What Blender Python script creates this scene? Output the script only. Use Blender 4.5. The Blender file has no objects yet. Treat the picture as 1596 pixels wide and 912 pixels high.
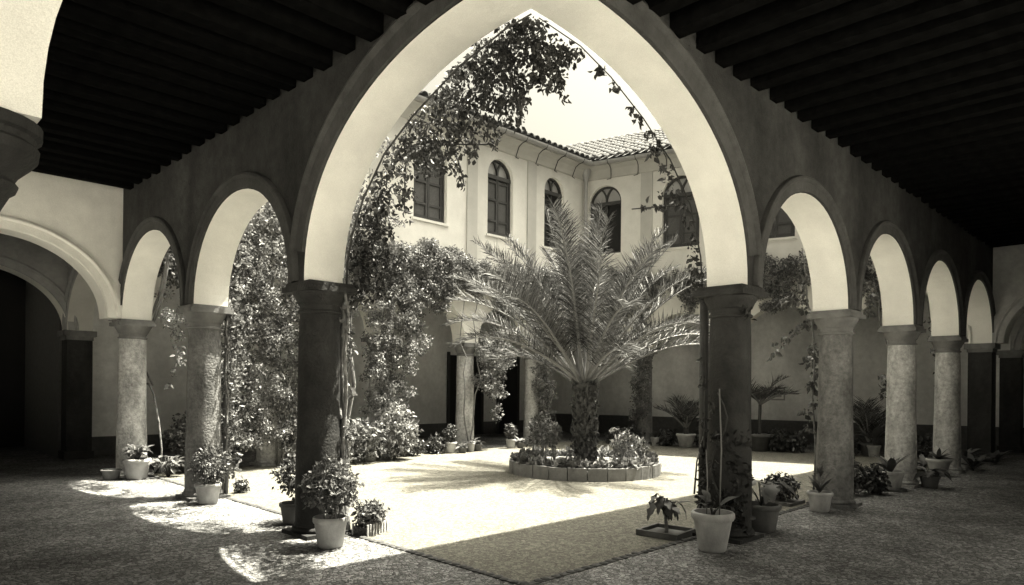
import bpy, math, random
import numpy as np
from mathutils import Vector

# ------------------------------------------------------------------ camera, sky, sun, exposure
sc = bpy.context.scene
C = sc.collection
CAMX, CAMY, CAMZ = -3.794, -3.630, 1.60
FPX, YAW, HOR, ROLL = 1076.4, math.radians(45.16), 602.96, 0.0097
cam_d = bpy.data.cameras.new('camera'); cam = bpy.data.objects.new('camera', cam_d); C.objects.link(cam)
cam_d.sensor_width = 36.0; cam_d.lens = 36.0*FPX/1596.0
cam_d.shift_y = (HOR-456.0)/1596.0; cam_d.shift_x = 0.0009
cam_d.clip_start = 0.05; cam_d.clip_end = 2000
cam.location = (CAMX, CAMY, CAMZ)
cam.rotation_mode = 'QUATERNION'
_fw = Vector((math.cos(YAW), math.sin(YAW), 0))
from mathutils import Quaternion
cam.rotation_quaternion = _fw.to_track_quat('-Z', 'Y') @ Quaternion((0, 0, 1), ROLL)
sc.camera = cam

SUN_SLOPE = (0.34, -0.128)                       # horizontal shift per metre of height, towards the sun
sun_to = Vector((SUN_SLOPE[0], SUN_SLOPE[1], 1)).normalized()
CREAM = (1.0, 0.95, 0.79)
w = bpy.data.worlds.new('World'); sc.world = w; w.use_nodes = True
nt = w.node_tree; nt.nodes.clear()
sky = nt.nodes.new('ShaderNodeTexSky'); sky.sky_type = 'NISHITA'; sky.sun_disc = False
sky.sun_elevation = math.asin(sun_to.z); sky.sun_rotation = math.atan2(sun_to.x, sun_to.y)
sky.air_density = 0.02; sky.dust_density = 10.0
bw = nt.nodes.new('ShaderNodeRGBToBW'); tint = nt.nodes.new('ShaderNodeMixRGB'); tint.blend_type = 'MULTIPLY'
tint.inputs[0].default_value = 1.0; tint.inputs[2].default_value = (*CREAM, 1)
bg = nt.nodes.new('ShaderNodeBackground'); bg.inputs[1].default_value = 0.050
out = nt.nodes.new('ShaderNodeOutputWorld')
nt.links.new(sky.outputs[0], bw.inputs[0]); nt.links.new(bw.outputs[0], tint.inputs[1])
nt.links.new(tint.outputs[0], bg.inputs[0]); nt.links.new(bg.outputs[0], out.inputs[0])
sun_d = bpy.data.lights.new('sun', 'SUN'); sun_d.energy = 2.5; sun_d.angle = math.radians(0.53); sun_d.color = CREAM
sun = bpy.data.objects.new('sun', sun_d); C.objects.link(sun)
sun.rotation_euler = (-sun_to).to_track_quat('-Z', 'Y').to_euler(); sun.location = (10, -4, 20)
vs = sc.view_settings
vs.view_transform = 'Standard'; vs.look = 'None'; vs.gamma = 1.0; vs.use_curve_mapping = False
vs.exposure = 3.6
try:
    sc.cycles.use_denoising = True
    sc.cycles.max_bounces = 10; sc.cycles.diffuse_bounces = 7; sc.cycles.transparent_max_bounces = 8
    sc.cycles.sample_clamp_indirect = 6.0
except Exception:
    pass

random.seed(7)
rng = np.random.default_rng(7)
PI = math.pi

# ------------------------------------------------------------------ pixel helpers (photograph pixels -> directions)
def _ray(u, v):
    c, s = math.cos(ROLL), math.sin(ROLL); x = u-798.0; y = v-456.0
    u, v = 798+c*x+s*y, 456-s*x+c*y
    k = (u-798.0)/FPX
    return k*math.sin(YAW)+math.cos(YAW), -k*math.cos(YAW)+math.sin(YAW), (HOR-v)/FPX
def at_x(u, v, X):
    a, b, c = _ray(u, v); d = (X-CAMX)/a; return X, CAMY+b*d, CAMZ+c*d
def at_y(u, v, Y):
    a, b, c = _ray(u, v); d = (Y-CAMY)/b; return CAMX+a*d, Y, CAMZ+c*d
def gnd(u, v, z=0.0):
    a, b, c = _ray(u, v); d = (z-CAMZ)/c; return CAMX+a*d, CAMY+b*d, z

# ------------------------------------------------------------------ materials (all grey: the photograph is monochrome)
def mat(name, g, rough=0.8, var=0.25, scale=6.0, bump=0.15, bscale=60.0, stain=0.0, sscale=1.2, island=0.0,
        spec=0.3, trans=0.0, vor=None, metallic=0.0, tint=(1, 1, 1), speck=0.10):
    m = bpy.data.materials.new(name); m.use_nodes = True
    t = m.node_tree; N = t.nodes; Lk = t.links.new
    b = N['Principled BSDF']; b.inputs['Roughness'].default_value = rough
    b.inputs['Specular IOR Level'].default_value = spec; b.inputs['Metallic'].default_value = metallic
    tc = N.new('ShaderNodeTexCoord'); src = tc.outputs['Object']
    n1 = N.new('ShaderNodeTexNoise'); n1.inputs['Scale'].default_value = scale; n1.inputs['Detail'].default_value = 8
    n1.inputs['Roughness'].default_value = 0.65
    Lk(src, n1.inputs['Vector'])
    r = N.new('ShaderNodeMapRange'); r.inputs['From Min'].default_value = 0.3; r.inputs['From Max'].default_value = 0.7
    r.inputs['To Min'].default_value = g*(1-var); r.inputs['To Max'].default_value = g*(1+var)
    Lk(n1.outputs['Fac'], r.inputs['Value']); val = r.outputs['Result']
    def mul(a, bsock=None, k=None):
        q = N.new('ShaderNodeMath'); q.operation = 'MULTIPLY'; Lk(a, q.inputs[0])
        if bsock is not None: Lk(bsock, q.inputs[1])
        else: q.inputs[1].default_value = k
        return q.outputs[0]
    if stain > 0:
        n2 = N.new('ShaderNodeTexNoise'); n2.inputs['Scale'].default_value = sscale; n2.inputs['Detail'].default_value = 6
        mp = N.new('ShaderNodeMapping'); mp.inputs['Scale'].default_value = (1, 1, 0.45); mp.inputs['Location'].default_value = (3.1, 1.7, 5.2)
        Lk(src, mp.inputs['Vector']); Lk(mp.outputs[0], n2.inputs['Vector'])
        r2 = N.new('ShaderNodeMapRange'); r2.inputs['From Min'].default_value = 0.38; r2.inputs['From Max'].default_value = 0.62
        r2.inputs['To Min'].default_value = 1-stain; r2.inputs['To Max'].default_value = 1.0
        Lk(n2.outputs['Fac'], r2.inputs['Value']); val = mul(val, r2.outputs['Result'])
    if island > 0:
        ge = N.new('ShaderNodeNewGeometry'); r3 = N.new('ShaderNodeMapRange')
        r3.inputs['To Min'].default_value = 1-island; r3.inputs['To Max'].default_value = 1+island
        Lk(ge.outputs['Random Per Island'], r3.inputs['Value']); val = mul(val, r3.outputs['Result'])
    bsrc = None
    if vor:
        v = N.new('ShaderNodeTexVoronoi'); v.feature = 'DISTANCE_TO_EDGE'; v.inputs['Scale'].default_value = vor[0]
        Lk(src, v.inputs['Vector'])
        r4 = N.new('ShaderNodeMapRange'); r4.inputs['From Max'].default_value = 0.12
        r4.inputs['To Min'].default_value = vor[1]; r4.inputs['To Max'].default_value = 1.0
        Lk(v.outputs['Distance'], r4.inputs['Value']); val = mul(val, r4.outputs['Result'])
        v2 = N.new('ShaderNodeTexVoronoi'); v2.inputs['Scale'].default_value = vor[0]; Lk(src, v2.inputs['Vector'])
        r5 = N.new('ShaderNodeMapRange'); r5.inputs['To Min'].default_value = 1-vor[2]; r5.inputs['To Max'].default_value = 1+vor[2]
        sp = N.new('ShaderNodeSeparateColor'); Lk(v2.outputs['Color'], sp.inputs[0]); Lk(sp.outputs[0], r5.inputs['Value'])
        val = mul(val, r5.outputs['Result']); bsrc = r4.outputs['Result']
    if speck > 0:
        n5 = N.new('ShaderNodeTexNoise'); n5.inputs['Scale'].default_value = 220; n5.inputs['Detail'].default_value = 3
        Lk(src, n5.inputs['Vector']); r6 = N.new('ShaderNodeMapRange'); r6.inputs['From Min'].default_value = 0.35; r6.inputs['From Max'].default_value = 0.65
        r6.inputs['To Min'].default_value = 1-speck; r6.inputs['To Max'].default_value = 1+speck
        Lk(n5.outputs['Fac'], r6.inputs['Value']); val = mul(val, r6.outputs['Result'])
    cc = N.new('ShaderNodeCombineColor')
    for i in range(3): Lk(mul(val, k=tint[i]), cc.inputs[i])
    Lk(cc.outputs[0], b.inputs['Base Color'])
    if bump > 0:
        n3 = N.new('ShaderNodeTexNoise'); n3.inputs['Scale'].default_value = bscale; n3.inputs['Detail'].default_value = 5
        Lk(src, n3.inputs['Vector'])
        bp = N.new('ShaderNodeBump'); bp.inputs['Strength'].default_value = bump; bp.inputs['Distance'].default_value = 0.02
        h = n3.outputs['Fac']
        if bsrc is not None:
            ad = N.new('ShaderNodeMath'); ad.operation = 'ADD'; Lk(h, ad.inputs[0]); Lk(bsrc, ad.inputs[1]); h = ad.outputs[0]
        Lk(h, bp.inputs['Height']); Lk(bp.outputs[0], b.inputs['Normal'])
    if trans > 0:
        o = N['Material Output']; tr = N.new('ShaderNodeBsdfTranslucent'); Lk(cc.outputs[0], tr.inputs[0])
        mx = N.new('ShaderNodeMixShader'); mx.inputs[0].default_value = trans
        Lk(b.outputs[0], mx.inputs[1]); Lk(tr.outputs[0], mx.inputs[2]); Lk(mx.outputs[0], o.inputs['Surface'])
    return m

M = {}
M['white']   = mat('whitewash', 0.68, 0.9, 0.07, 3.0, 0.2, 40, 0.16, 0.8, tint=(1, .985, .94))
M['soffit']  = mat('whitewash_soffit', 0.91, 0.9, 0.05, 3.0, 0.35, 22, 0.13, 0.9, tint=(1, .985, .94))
M['inner']   = mat('shade_plaster', 0.054, 0.9, 0.26, 7.0, 0.6, 30, 0.45, 1.3, speck=.22, spec=0.1)  # gallery faces coloured dark to stand in for their shade
M['mould']   = mat('shade_moulding', 0.066, 0.85, 0.22, 9.0, 0.4, 40, 0.3, 2.0, speck=.2)  # moulding darkened in colour along with the shaded gallery faces
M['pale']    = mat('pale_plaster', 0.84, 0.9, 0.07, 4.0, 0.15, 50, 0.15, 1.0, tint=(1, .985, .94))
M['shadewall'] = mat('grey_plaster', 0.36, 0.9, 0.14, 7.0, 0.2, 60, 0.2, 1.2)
M['pilaster'] = mat('shade_grey_limewash', 0.45, 0.9, 0.06, 4.0, 0.12, 50, 0.1, 1.0, tint=(1, .985, .94))  # pilaster shading put into the colour as grey; cornice shares it
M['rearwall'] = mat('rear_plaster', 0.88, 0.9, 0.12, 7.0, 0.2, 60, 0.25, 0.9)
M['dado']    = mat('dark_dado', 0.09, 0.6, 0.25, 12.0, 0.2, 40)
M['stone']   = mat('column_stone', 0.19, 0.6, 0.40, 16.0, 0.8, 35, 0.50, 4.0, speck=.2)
M['lit_stone'] = mat('lit_column_stone', 0.52, 0.6, 0.40, 16.0, 0.8, 35, 0.45, 4.0, speck=.2)  # lighter copy of the column stone for columns in stronger light
M['shaded_stone'] = mat('shaded_pier_stone', 0.03, 0.7, 0.35, 9.0, 0.5, 35, 0.5, 3.0, speck=.25)  # column stone darkened in colour for columns and piers in shade
M['cap']     = mat('capital_stone', 0.18, 0.7, 0.2, 9.0, 0.2, 60, 0.4, 3.0)
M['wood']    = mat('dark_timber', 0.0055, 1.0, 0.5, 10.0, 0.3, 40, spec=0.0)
M['shutter'] = mat('shutter_wood', 0.045, 0.6, 0.2, 14.0, 0.2, 50)
M['louvre']  = mat('shutter_panel', 0.075, 0.6, 0.2, 24.0, 0.3, 90)
M['glass']   = mat('fanlight_glass', 0.34, 0.25, 0.1, 2.0, 0.0, 10, spec=0.6)
M['dark']    = mat('unlit_room', 0.02, 0.9, 0.1, 3.0, 0)
M['tile']    = mat('roof_clay', 0.10, 0.85, 0.25, 12.0, 0.2, 50, 0.25, 3.0, island=0.25)
M['metal']   = mat('zinc', 0.30, 0.45, 0.08, 8.0, 0.05, 40, spec=0.5)
M['iron']    = mat('iron', 0.04, 0.6, 0.1, 8.0, 0)
M['court']   = mat('courtyard_gravel', 0.15, 0.95, 0.10, 1.5, 0.5, 160, 0.10, 0.5, vor=(30.0, 0.50, 0.34), tint=(1, .965, .83))
M['bounce_ground']  = mat('pale_bounce_ground', 0.46, 0.95, 0.10, 1.5, 0.3, 60, 0.10, 0.5, tint=(1, .97, .9))  # unseen outer ground, made pale to bounce fill into the galleries
M['floor']   = mat('pebble_floor', 0.25, 0.75, 0.35, 1.6, 0.8, 90, 0.45, 0.8, vor=(27.0, 0.25, 0.55), speck=.25)
M['kerb']    = mat('kerb_stone', 0.07, 0.9, 0.3, 12.0, 0.3, 40)
M['soil']    = mat('soil', 0.05, 0.95, 0.4, 20.0, 0.5, 50)
M['gravel']  = mat('bed_gravel', 0.36, 0.95, 0.3, 30.0, 0.5, 50)
M['ring']    = mat('ring_panel', 0.22, 0.7, 0.2, 10.0, 0.2, 40, 0.3, 2.0, island=0.15)
M['clay']    = mat('pale_clay', 0.46, 0.85, 0.14, 9.0, 0.2, 50, 0.35, 5.0)
M['clay_dk'] = mat('dark_clay', 0.13, 0.8, 0.2, 9.0, 0.2, 50, 0.3, 5.0)
M['leaf']    = mat('vine_leaf', 0.12, 0.55, 0.3, 5.0, 0, 10, island=0.6, spec=0.3, trans=0.22)
M['leaf_dk'] = mat('shrub_leaf', 0.055, 0.40, 0.3, 5.0, 0, 10, island=0.6, spec=0.5, trans=0.15)
M['leaf_silhouette'] = mat('silhouette_leaf', 0.028, 0.45, 0.3, 5.0, 0, 10, island=0.6, spec=0.35, trans=0.25)  # leaf colour blackened so backlit vine reads as silhouette
M['leaf_lt'] = mat('pale_leaf', 0.19, 0.55, 0.3, 5.0, 0, 10, island=0.6, spec=0.3, trans=0.2)
M['big']     = mat('broad_leaf', 0.06, 0.5, 0.3, 8.0, 0, 10, island=0.4, spec=0.4, trans=0.15)
M['palm']    = mat('palm_leaflet', 0.07, 0.62, 0.25, 4.0, 0, 10, island=0.85, spec=0.22, trans=0.15)
M['rachis']  = mat('palm_stalk', 0.16, 0.5, 0.2, 8.0, 0.1, 30, spec=0.5)
M['bark']    = mat('bark', 0.07, 0.9, 0.4, 12.0, 0.6, 20)
M['vine']    = mat('vine_bark', 0.17, 0.85, 0.35, 14.0, 0.5, 40)
M['pole']    = mat('pole_wood', 0.05, 0.8, 0.3, 10.0, 0.2, 40)
M['flower']  = mat('pale_petal', 0.62, 0.7, 0.1, 8.0, 0, 10)

# ------------------------------------------------------------------ mesh helpers
class MB:
    def __init__(s): s.v = []; s.f = []; s.m = []
    def quad(s, a, b, c, d, m=0):
        n = len(s.v); s.v += [tuple(a), tuple(b), tuple(c), tuple(d)]; s.f.append((n, n+1, n+2, n+3)); s.m.append(m)
    def box(s, x0, x1, y0, y1, z0, z1, m=0):
        n = len(s.v)
        s.v += [(x, y, z) for z in (z0, z1) for y in (y0, y1) for x in (x0, x1)]
        for f in ((0, 2, 3, 1), (4, 5, 7, 6), (0, 1, 5, 4), (2, 6, 7, 3), (0, 4, 6, 2), (1, 3, 7, 5)):
            s.f.append(tuple(n+i for i in f)); s.m.append(m)
    def obox(s, P, s0, s1, o0, o1, z0, z1, m=0):                      # box in a wall frame
        n = len(s.v)
        s.v += [P(a, o, z) for z in (z0, z1) for o in (o0, o1) for a in (s0, s1)]
        for f in ((0, 2, 3, 1), (4, 5, 7, 6), (0, 1, 5, 4), (2, 6, 7, 3), (0, 4, 6, 2), (1, 3, 7, 5)):
            s.f.append(tuple(n+i for i in f)); s.m.append(m)
    def lathe(s, prof, cx=0, cy=0, n=24, m=0, cap=True):
        b = len(s.v); k = len(prof)
        for i in range(n):
            a = 2*PI*i/n
            for r, z in prof: s.v.append((cx+r*math.cos(a), cy+r*math.sin(a), z))
        for i in range(n):
            j = (i+1) % n
            for q in range(k-1):
                s.f.append((b+i*k+q, b+j*k+q, b+j*k+q+1, b+i*k+q+1)); s.m.append(m)
        if cap:
            s.f.append(tuple(b+i*k for i in range(n))[::-1]); s.m.append(m)
            s.f.append(tuple(b+i*k+k-1 for i in range(n))); s.m.append(m)
    def tube(s, pts, radii, n=6, m=0):
        pts = [Vector(p) for p in pts]; b = len(s.v)
        if not hasattr(radii, '__len__'): radii = [radii]*len(pts)
        for i, p in enumerate(pts):
            t = (pts[min(i+1, len(pts)-1)]-pts[max(i-1, 0)])
            t = t.normalized() if t.length > 1e-9 else Vector((0, 0, 1))
            u = t.cross(Vector((0.31, 0.92, 0.17)));
            if u.length < 1e-3: u = t.cross(Vector((1, 0, 0)))
            u.normalize(); v = t.cross(u)
            for k in range(n):
                a = 2*PI*k/n; s.v.append(tuple(p+(u*math.cos(a)+v*math.sin(a))*radii[i]))
        for i in range(len(pts)-1):
            for k in range(n):
                l = (k+1) % n
                s.f.append((b+i*n+k, b+i*n+l, b+(i+1)*n+l, b+(i+1)*n+k)); s.m.append(m)
        s.f.append(tuple(range(b, b+n))[::-1]); s.m.append(m)
        e = b+(len(pts)-1)*n; s.f.append(tuple(range(e, e+n))); s.m.append(m)
    def mesh(s, name, mats, smooth=False):
        me = bpy.data.meshes.new(name); me.from_pydata(s.v, [], s.f)
        for x in (mats if isinstance(mats, (list, tuple)) else [mats]): me.materials.append(M[x])
        me.polygons.foreach_set('material_index', s.m)
        if smooth: me.polygons.foreach_set('use_smooth', [True]*len(s.f))
        me.update(); return me
    def build(s, name, mats, parent=None, smooth=False, loc=(0, 0, 0)):
        return link(name, s.mesh(name, mats, smooth), parent, loc)

def link(name, me, parent=None, loc=(0, 0, 0), rz=0.0, scale=1.0):
    o = bpy.data.objects.new(name, me); C.objects.link(o); o.parent = parent; o.location = loc
    o.rotation_euler = (0, 0, rz); o.scale = (scale,)*3
    return o
def tag(o, label, cat, group=None):
    o['label'] = label; o['category'] = cat; o['kind'] = 'thing'
    if group: o['group'] = group
    return o
def thing(name, label, cat, loc=(0, 0, 0), rz=0.0, group=None):
    o = link(name, None, None, loc, rz); o.empty_display_size = 0.1
    return tag(o, label, cat, group)
def struct(o): o['kind'] = 'structure'; return o
def autosmooth(o, ang=40):
    me = o.data; me.polygons.foreach_set('use_smooth', [True]*len(me.polygons))
    try: me.set_sharp_from_angle(angle=math.radians(ang))
    except Exception: pass
    return o

def frame(O, d, n):
    return lambda s, o, z: (O[0]+d[0]*s+n[0]*o, O[1]+d[1]*s+n[1]*o, z)

T = 0.235; SPR = 2.69; IMP = 0.225; CEIL = 4.80
def arch_curve(a, b, rise, spr=SPR, n=28, half=None, e=2.0):
    """points (s,z) of an opening from a to b; half='a' / 'b': only the quarter that springs at that end"""
    r = []
    if half is None:
        c = (a+b)/2; h = (b-a)/2
        for i in range(n+1):
            t = PI*(1-i/n); r.append((c+h*math.cos(t), spr+rise*math.sin(t)))
    return r
def quarter(s_spr, s_crown, z_crown, spr=SPR, n=24, e=2.15):
    r = []
    for i in range(n+1):
        t = PI/2*i/n; c = math.cos(t)**(2/e); s = math.sin(t)**(2/e)
        r.append((s_crown+(s_spr-s_crown)*c, spr+(z_crown-spr)*s))
    return r

def strip_wall(mb, P, pts, zt, m=(0, 1, 2), t=T, caps=(True, True), top=True, skipz=None):
    """wall between the bottom curve pts and height zt; front at +t, back at -t"""
    for (s0, z0), (s1, z1) in zip(pts[:-1], pts[1:]):
        if abs(s1-s0) > 1e-6:
            mb.quad(P(s0, t, z0), P(s1, t, z1), P(s1, t, zt), P(s0, t, zt), m[0])
            mb.quad(P(s0, -t, z0), P(s0, -t, zt), P(s1, -t, zt), P(s1, -t, z1), m[1])
            if top: mb.quad(P(s0, t, zt), P(s1, t, zt), P(s1, -t, zt), P(s0, -t, zt), m[1])
        if skipz is None or abs(z0-skipz) > 1e-6 or abs(z1-skipz) > 1e-6:
            mb.quad(P(s0, t, z0), P(s0, -t, z0), P(s1, -t, z1), P(s1, t, z1), m[2])
    s, z = pts[0]
    if caps[0]: mb.quad(P(s, t, z), P(s, t, zt), P(s, -t, zt), P(s, -t, z), m[0])
    s, z = pts[-1]
    if caps[1]: mb.quad(P(s, t, z), P(s, -t, z), P(s, -t, zt), P(s, t, zt), m[0])

def archivolt(P, curve, wide, proud, t, side, name, material, parent, gap=0.012):
    """moulding swept along an arch curve on one wall face (side +1: front)"""
    prof = [(gap, -0.01), (gap, proud*0.55), (wide*0.62, proud*0.55), (wide*0.66, proud*0.9), (wide*0.78, proud*1.25),
            (wide*0.92, proud*1.0), (wide, proud*0.3), (wide, -0.01)]
    mb = MB(); k = len(prof); L = len(curve)
    for i, (s, z) in enumerate(curve):
        a = curve[max(i-1, 0)]; b = curve[min(i+1, L-1)]
        ds, dz = b[0]-a[0], b[1]-a[1]; l = math.hypot(ds, dz); ns, nz = -dz/l, ds/l
        for r, p in prof: mb.v.append(P(s+ns*r, side*(t+p), z+nz*r))
    for i in range(L-1):
        for q in range(k-1):
            mb.f.append((i*k+q, i*k+q+1, (i+1)*k+q+1, (i+1)*k+q)); mb.m.append(0)
    mb.f.append(tuple(range(k))); mb.m.append(0); mb.f.append(tuple(range((L-1)*k, L*k))); mb.m.append(0)
    return autosmooth(mb.build(name, material, parent), 35)

# ------------------------------------------------------------------ ground and floors
g = MB(); g.quad((-150, -150, -0.02), (150, -150, -0.02), (150, 150, -0.02), (-150, 150, -0.02)); struct(g.build('ground', 'bounce_ground'))
g = MB(); g.box(-5.5, 22, -5.5, 18.5, -0.015, 0.0); struct(g.build('gallery_floor', 'floor'))
RLO, RLE = (0.0, 9.52), (12.42, 9.62)           # rear wing, windows above the vine
RRO, RRE = (15.08, 0.0), (12.42, 9.62)          # rear wing with the tiled slope
g = MB()
g.v = [(0.24, 0.24, 0.006), (15.0, 0.24, 0.006), (12.45, 9.6, 0.006), (0.24, 9.5, 0.006)]; g.f = [(0, 1, 2, 3)]; g.m = [0]
struct(g.build('courtyard_paving', 'court'))
kerb = MB(); kerb.box(0.19, 0.25, 0.19, 9.4, -0.01, 0.008); kerb.box(0.25, 14.9, 0.19, 0.25, -0.01, 0.008)
kerb = struct(kerb.build('kerb', 'kerb'))
km = []
for i in range(5):
    b = MB(); r_ = random.Random(i)
    pr = [(0.040, -0.005), (0.043, 0.010), (0.032, 0.018), (0.012, 0.022)]
    b.lathe(pr, n=7)
    b.v = [(x*r_.uniform(.75, 1.1), y*r_.uniform(.75, 1.1), z*r_.uniform(.8, 1.2)) for x, y, z in b.v]
    km.append(b.mesh('kerb_stone', 'kerb', True))
p = 0.25
while p < 9.3:
    link('kerb_stone', random.choice(km), kerb, (0.22+random.uniform(-.015, .015), p, 0), random.uniform(0, 6)); p += random.uniform(.085, .115)
p = 0.38
while p < 14.6:
    link('kerb_stone', random.choice(km), kerb, (p, 0.22+random.uniform(-.015, .015), 0), random.uniform(0, 6)); p += random.uniform(.085, .125)

# ------------------------------------------------------------------ columns
LY = [3.13, 6.32, 9.52]; RX = [3.15, 6.18, 9.13, 12.09, 15.08]
def column(x, y, label, m='stone', rz=0.0, group=None, H=SPR, square=False, cm='cap'):
    t = thing('column', label, 'column', (x, y, 0), rz, group)
    if square:
        b = MB(); b.box(-.23, .23, -.23, .23, 0.16, H-.2); b.build('shaft', m, t)
        b = MB(); b.box(-.27, .27, -.27, .27, 0.0, 0.16); b.build('base', m, t)
        b = MB(); b.box(-.25, .25, -.25, .25, H-.2, H-.12); b.box(-.30, .30, -.30, .30, H-.12, H-.003); b.build('capital', cm, t)
        return t
    b = MB(); prof = []
    for i in range(13):
        q = i/12; prof.append((0.238-0.030*q**1.6+0.004*math.sin(q*9), 0.13+q*(H-0.33-0.13)))
    b.lathe(prof, n=32); autosmooth(b.build('shaft', m, t))
    b = MB(); b.lathe([(0.25, .04), (0.268, .05), (0.274, .068), (0.264, .09), (0.248, .10), (0.243, .13)], n=32)
    b.box(-.275, .275, -.275, .275, 0, 0.042); autosmooth(b.build('base', m, t))
    b = MB(); z = H-0.33
    b.lathe([(0.207, z), (0.228, z+.006), (0.233, z+.02), (0.226, z+.034), (0.210, z+.04), (0.212, z+.09), (0.228, z+.10), (0.236, z+.12),
             (0.252, z+.155), (0.272, z+.185), (0.280, z+.205), (0.280, z+.225)], n=32)
    cap = autosmooth(b.build('capital', cm, t))
    b = MB(); b.box(-.290, .290, -.290, .290, z+.225, z+.285); b.box(-.262, .262, -.262, .262, z+.285, H-.003); b.build('abacus', cm, cap)
    return t
column(0, LY[0], 'dark shaded stone column behind the round clipped shrub, wrapped in twisted vine stems', 'shaded_stone', cm='shaded_stone')
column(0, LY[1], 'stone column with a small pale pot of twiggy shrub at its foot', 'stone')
column(0, LY[2], 'sunlit stone column where the crossing arch lands, bare vine stem looping round it', 'lit_stone')
column(RX[0], 0, 'thick dark shaded stone column rising behind the largest clay pot and wooden pole', 'shaded_stone', cm='shaded_stone')
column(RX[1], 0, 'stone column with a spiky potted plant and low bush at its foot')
column(RX[2], 0, 'stone column behind the pot of upright strap leaves', 'lit_stone')
column(RX[3], 0, 'blotched stone column behind the white flared pot of agave', 'lit_stone')
column(RX[4], 0, 'dark square pier next to the blotched column, below the last pale arch', 'shaded_stone', square=True)
column(0, 13.25, 'dark square pier seen through the arch that crosses the gallery beyond the sunlit column', 'shaded_stone', square=True)
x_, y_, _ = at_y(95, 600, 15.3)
column(x_, y_, 'pale column glimpsed in the dark passage past the crossing arch', 'lit_stone')
column(18.55, 0, 'dark square pier standing beyond the last arch beside the dark courtyard pier', 'shaded_stone', square=True)

# ------------------------------------------------------------------ front arcades
def arcade_points(cols, rise, first=None, last=None, start=None, end=None):
    """bottom curve of an arcade wall through all its arches"""
    pts = []
    if start is not None: pts.append((start, SPR))
    for a, b in zip(cols[:-1], cols[1:]):
        pts += arch_curve(a+IMP, b-IMP, min(rise, (b-a)/2-IMP+.02))
    if end is not None: pts.append((end, SPR))
    return pts
APEX = 4.66
FL = frame((0, 0), (0, 1), (-1, 0)); FR = frame((0, 0), (1, 0), (0, -1))
wl = thing('arcade_wing', 'plastered arcade wing with two round arches beyond the column wrapped in twisted stems', 'building')
wr = thing('arcade_wing', 'plastered arcade wing with four round arches receding behind the largest clay pot', 'building')
def front_wing(t, P, cols, s0, TOP):
    q = quarter(cols[0]-IMP+.14, 0.22, APEX)[::-1]
    pts = [(s0, APEX)]+q+[(cols[0]-IMP+.14, SPR)] + arcade_points(cols, 1.27)
    pts += [(cols[-1]+T, SPR)]
    pts = [x for i, x in enumerate(pts) if i == 0 or x != pts[i-1]]
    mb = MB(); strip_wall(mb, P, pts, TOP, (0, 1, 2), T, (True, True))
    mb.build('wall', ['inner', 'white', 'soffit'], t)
    archivolt(P, [x for x in q if x[0] > .25 and x[1] > SPR+.22], 0.27, 0.06, T, 1, 'archivolt', 'mould', t)
    for a, b in zip(cols[:-1], cols[1:]):
        cv = arch_curve(a+IMP, b-IMP, 1.27, n=32)
        archivolt(P, cv, 0.20, 0.05, T, 1, 'archivolt', 'mould', t)
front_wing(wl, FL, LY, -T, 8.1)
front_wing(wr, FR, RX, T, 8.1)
# plain parts of the two front wings above and outside the galleries
def slab(t, name, material, *b):
    q = MB(); q.box(*b); return q.build(name, material, t)
def pierced(t, P, L0, L1, holes, top, m='shadewall'):
    """outer wall with unseen openings added for fill light (s, half width, height)"""
    k = 0.0
    q = MB(); cur = L0
    for c, h, z in holes:
        q.obox(P, cur, c-h, -.14, .14, 0, top); q.obox(P, c-h, c+h, -.14, .14, z, top-.003); cur = c+h
    q.obox(P, cur, L1, -.14, .14, 0, top); return q.build('outer_wall', m, t)
pierced(wl, frame((-3.86, 0), (0, 1), (-1, 0)), 0.45, 17.3, [(2.0, 1.0, 3.8), (7.7, 1.3, 4.2), (15.2, .3, 3.0)], 8.1)  # openings here and below are put in to light soffits and inner faces
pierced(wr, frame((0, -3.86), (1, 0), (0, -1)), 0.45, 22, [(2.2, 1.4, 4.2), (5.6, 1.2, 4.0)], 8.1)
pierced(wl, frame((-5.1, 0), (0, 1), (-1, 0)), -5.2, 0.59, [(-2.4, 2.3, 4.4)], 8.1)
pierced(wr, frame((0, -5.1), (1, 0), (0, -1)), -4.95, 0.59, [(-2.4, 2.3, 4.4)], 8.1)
slab(wl, 'return_wall', 'shadewall', -4.95, -4.0, 0.45, 0.7, 0, 8.1)
slab(wr, 'return_wall', 'shadewall', 0.45, 0.7, -4.95, -4.0, 0, 8.1)
slab(wl, 'roof', 'tile', -5.8, 0.72, -5.8, 9.0, 8.12, 8.3)
slab(wr, 'roof', 'tile', 0.72, 22.5, -5.8, 0.72, 8.12, 8.3)
# arches across the corner bay that carry the corner without a column
for (P, t, vis) in ((frame((-T, 0), (-1, 0), (0, -1)), wl, 1), (frame((0, -T), (0, -1), (-1, 0)), wr, 0)):
    L_ = 3.03 if vis else 3.2
    pts = [(0.0, APEX), (0.1, APEX)]+quarter(L_-.10, 0.35, APEX)[::-1]+[(L_+.45, SPR)]
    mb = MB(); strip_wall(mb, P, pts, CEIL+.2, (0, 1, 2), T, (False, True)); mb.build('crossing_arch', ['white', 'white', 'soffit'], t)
    mb = MB(); q0 = P(L_+.14, 0, 0)
    mb.lathe([(.03, SPR-.55), (.06, SPR-.52), (.10, SPR-.46), (.14, SPR-.36), (.17, SPR-.30), (.19, SPR-.285), (.20, SPR-.26), (.185, SPR-.24), (.20, SPR-.215), (.245, SPR-.17), (.27, SPR-.14), (.275, SPR-.10), (.26, SPR-.085), (.265, SPR-.06), (.285, SPR-.05), (.285, SPR-.003)], q0[0], q0[1], 28)
    autosmooth(mb.build('corbel', 'shaded_stone', t), 30)

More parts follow.
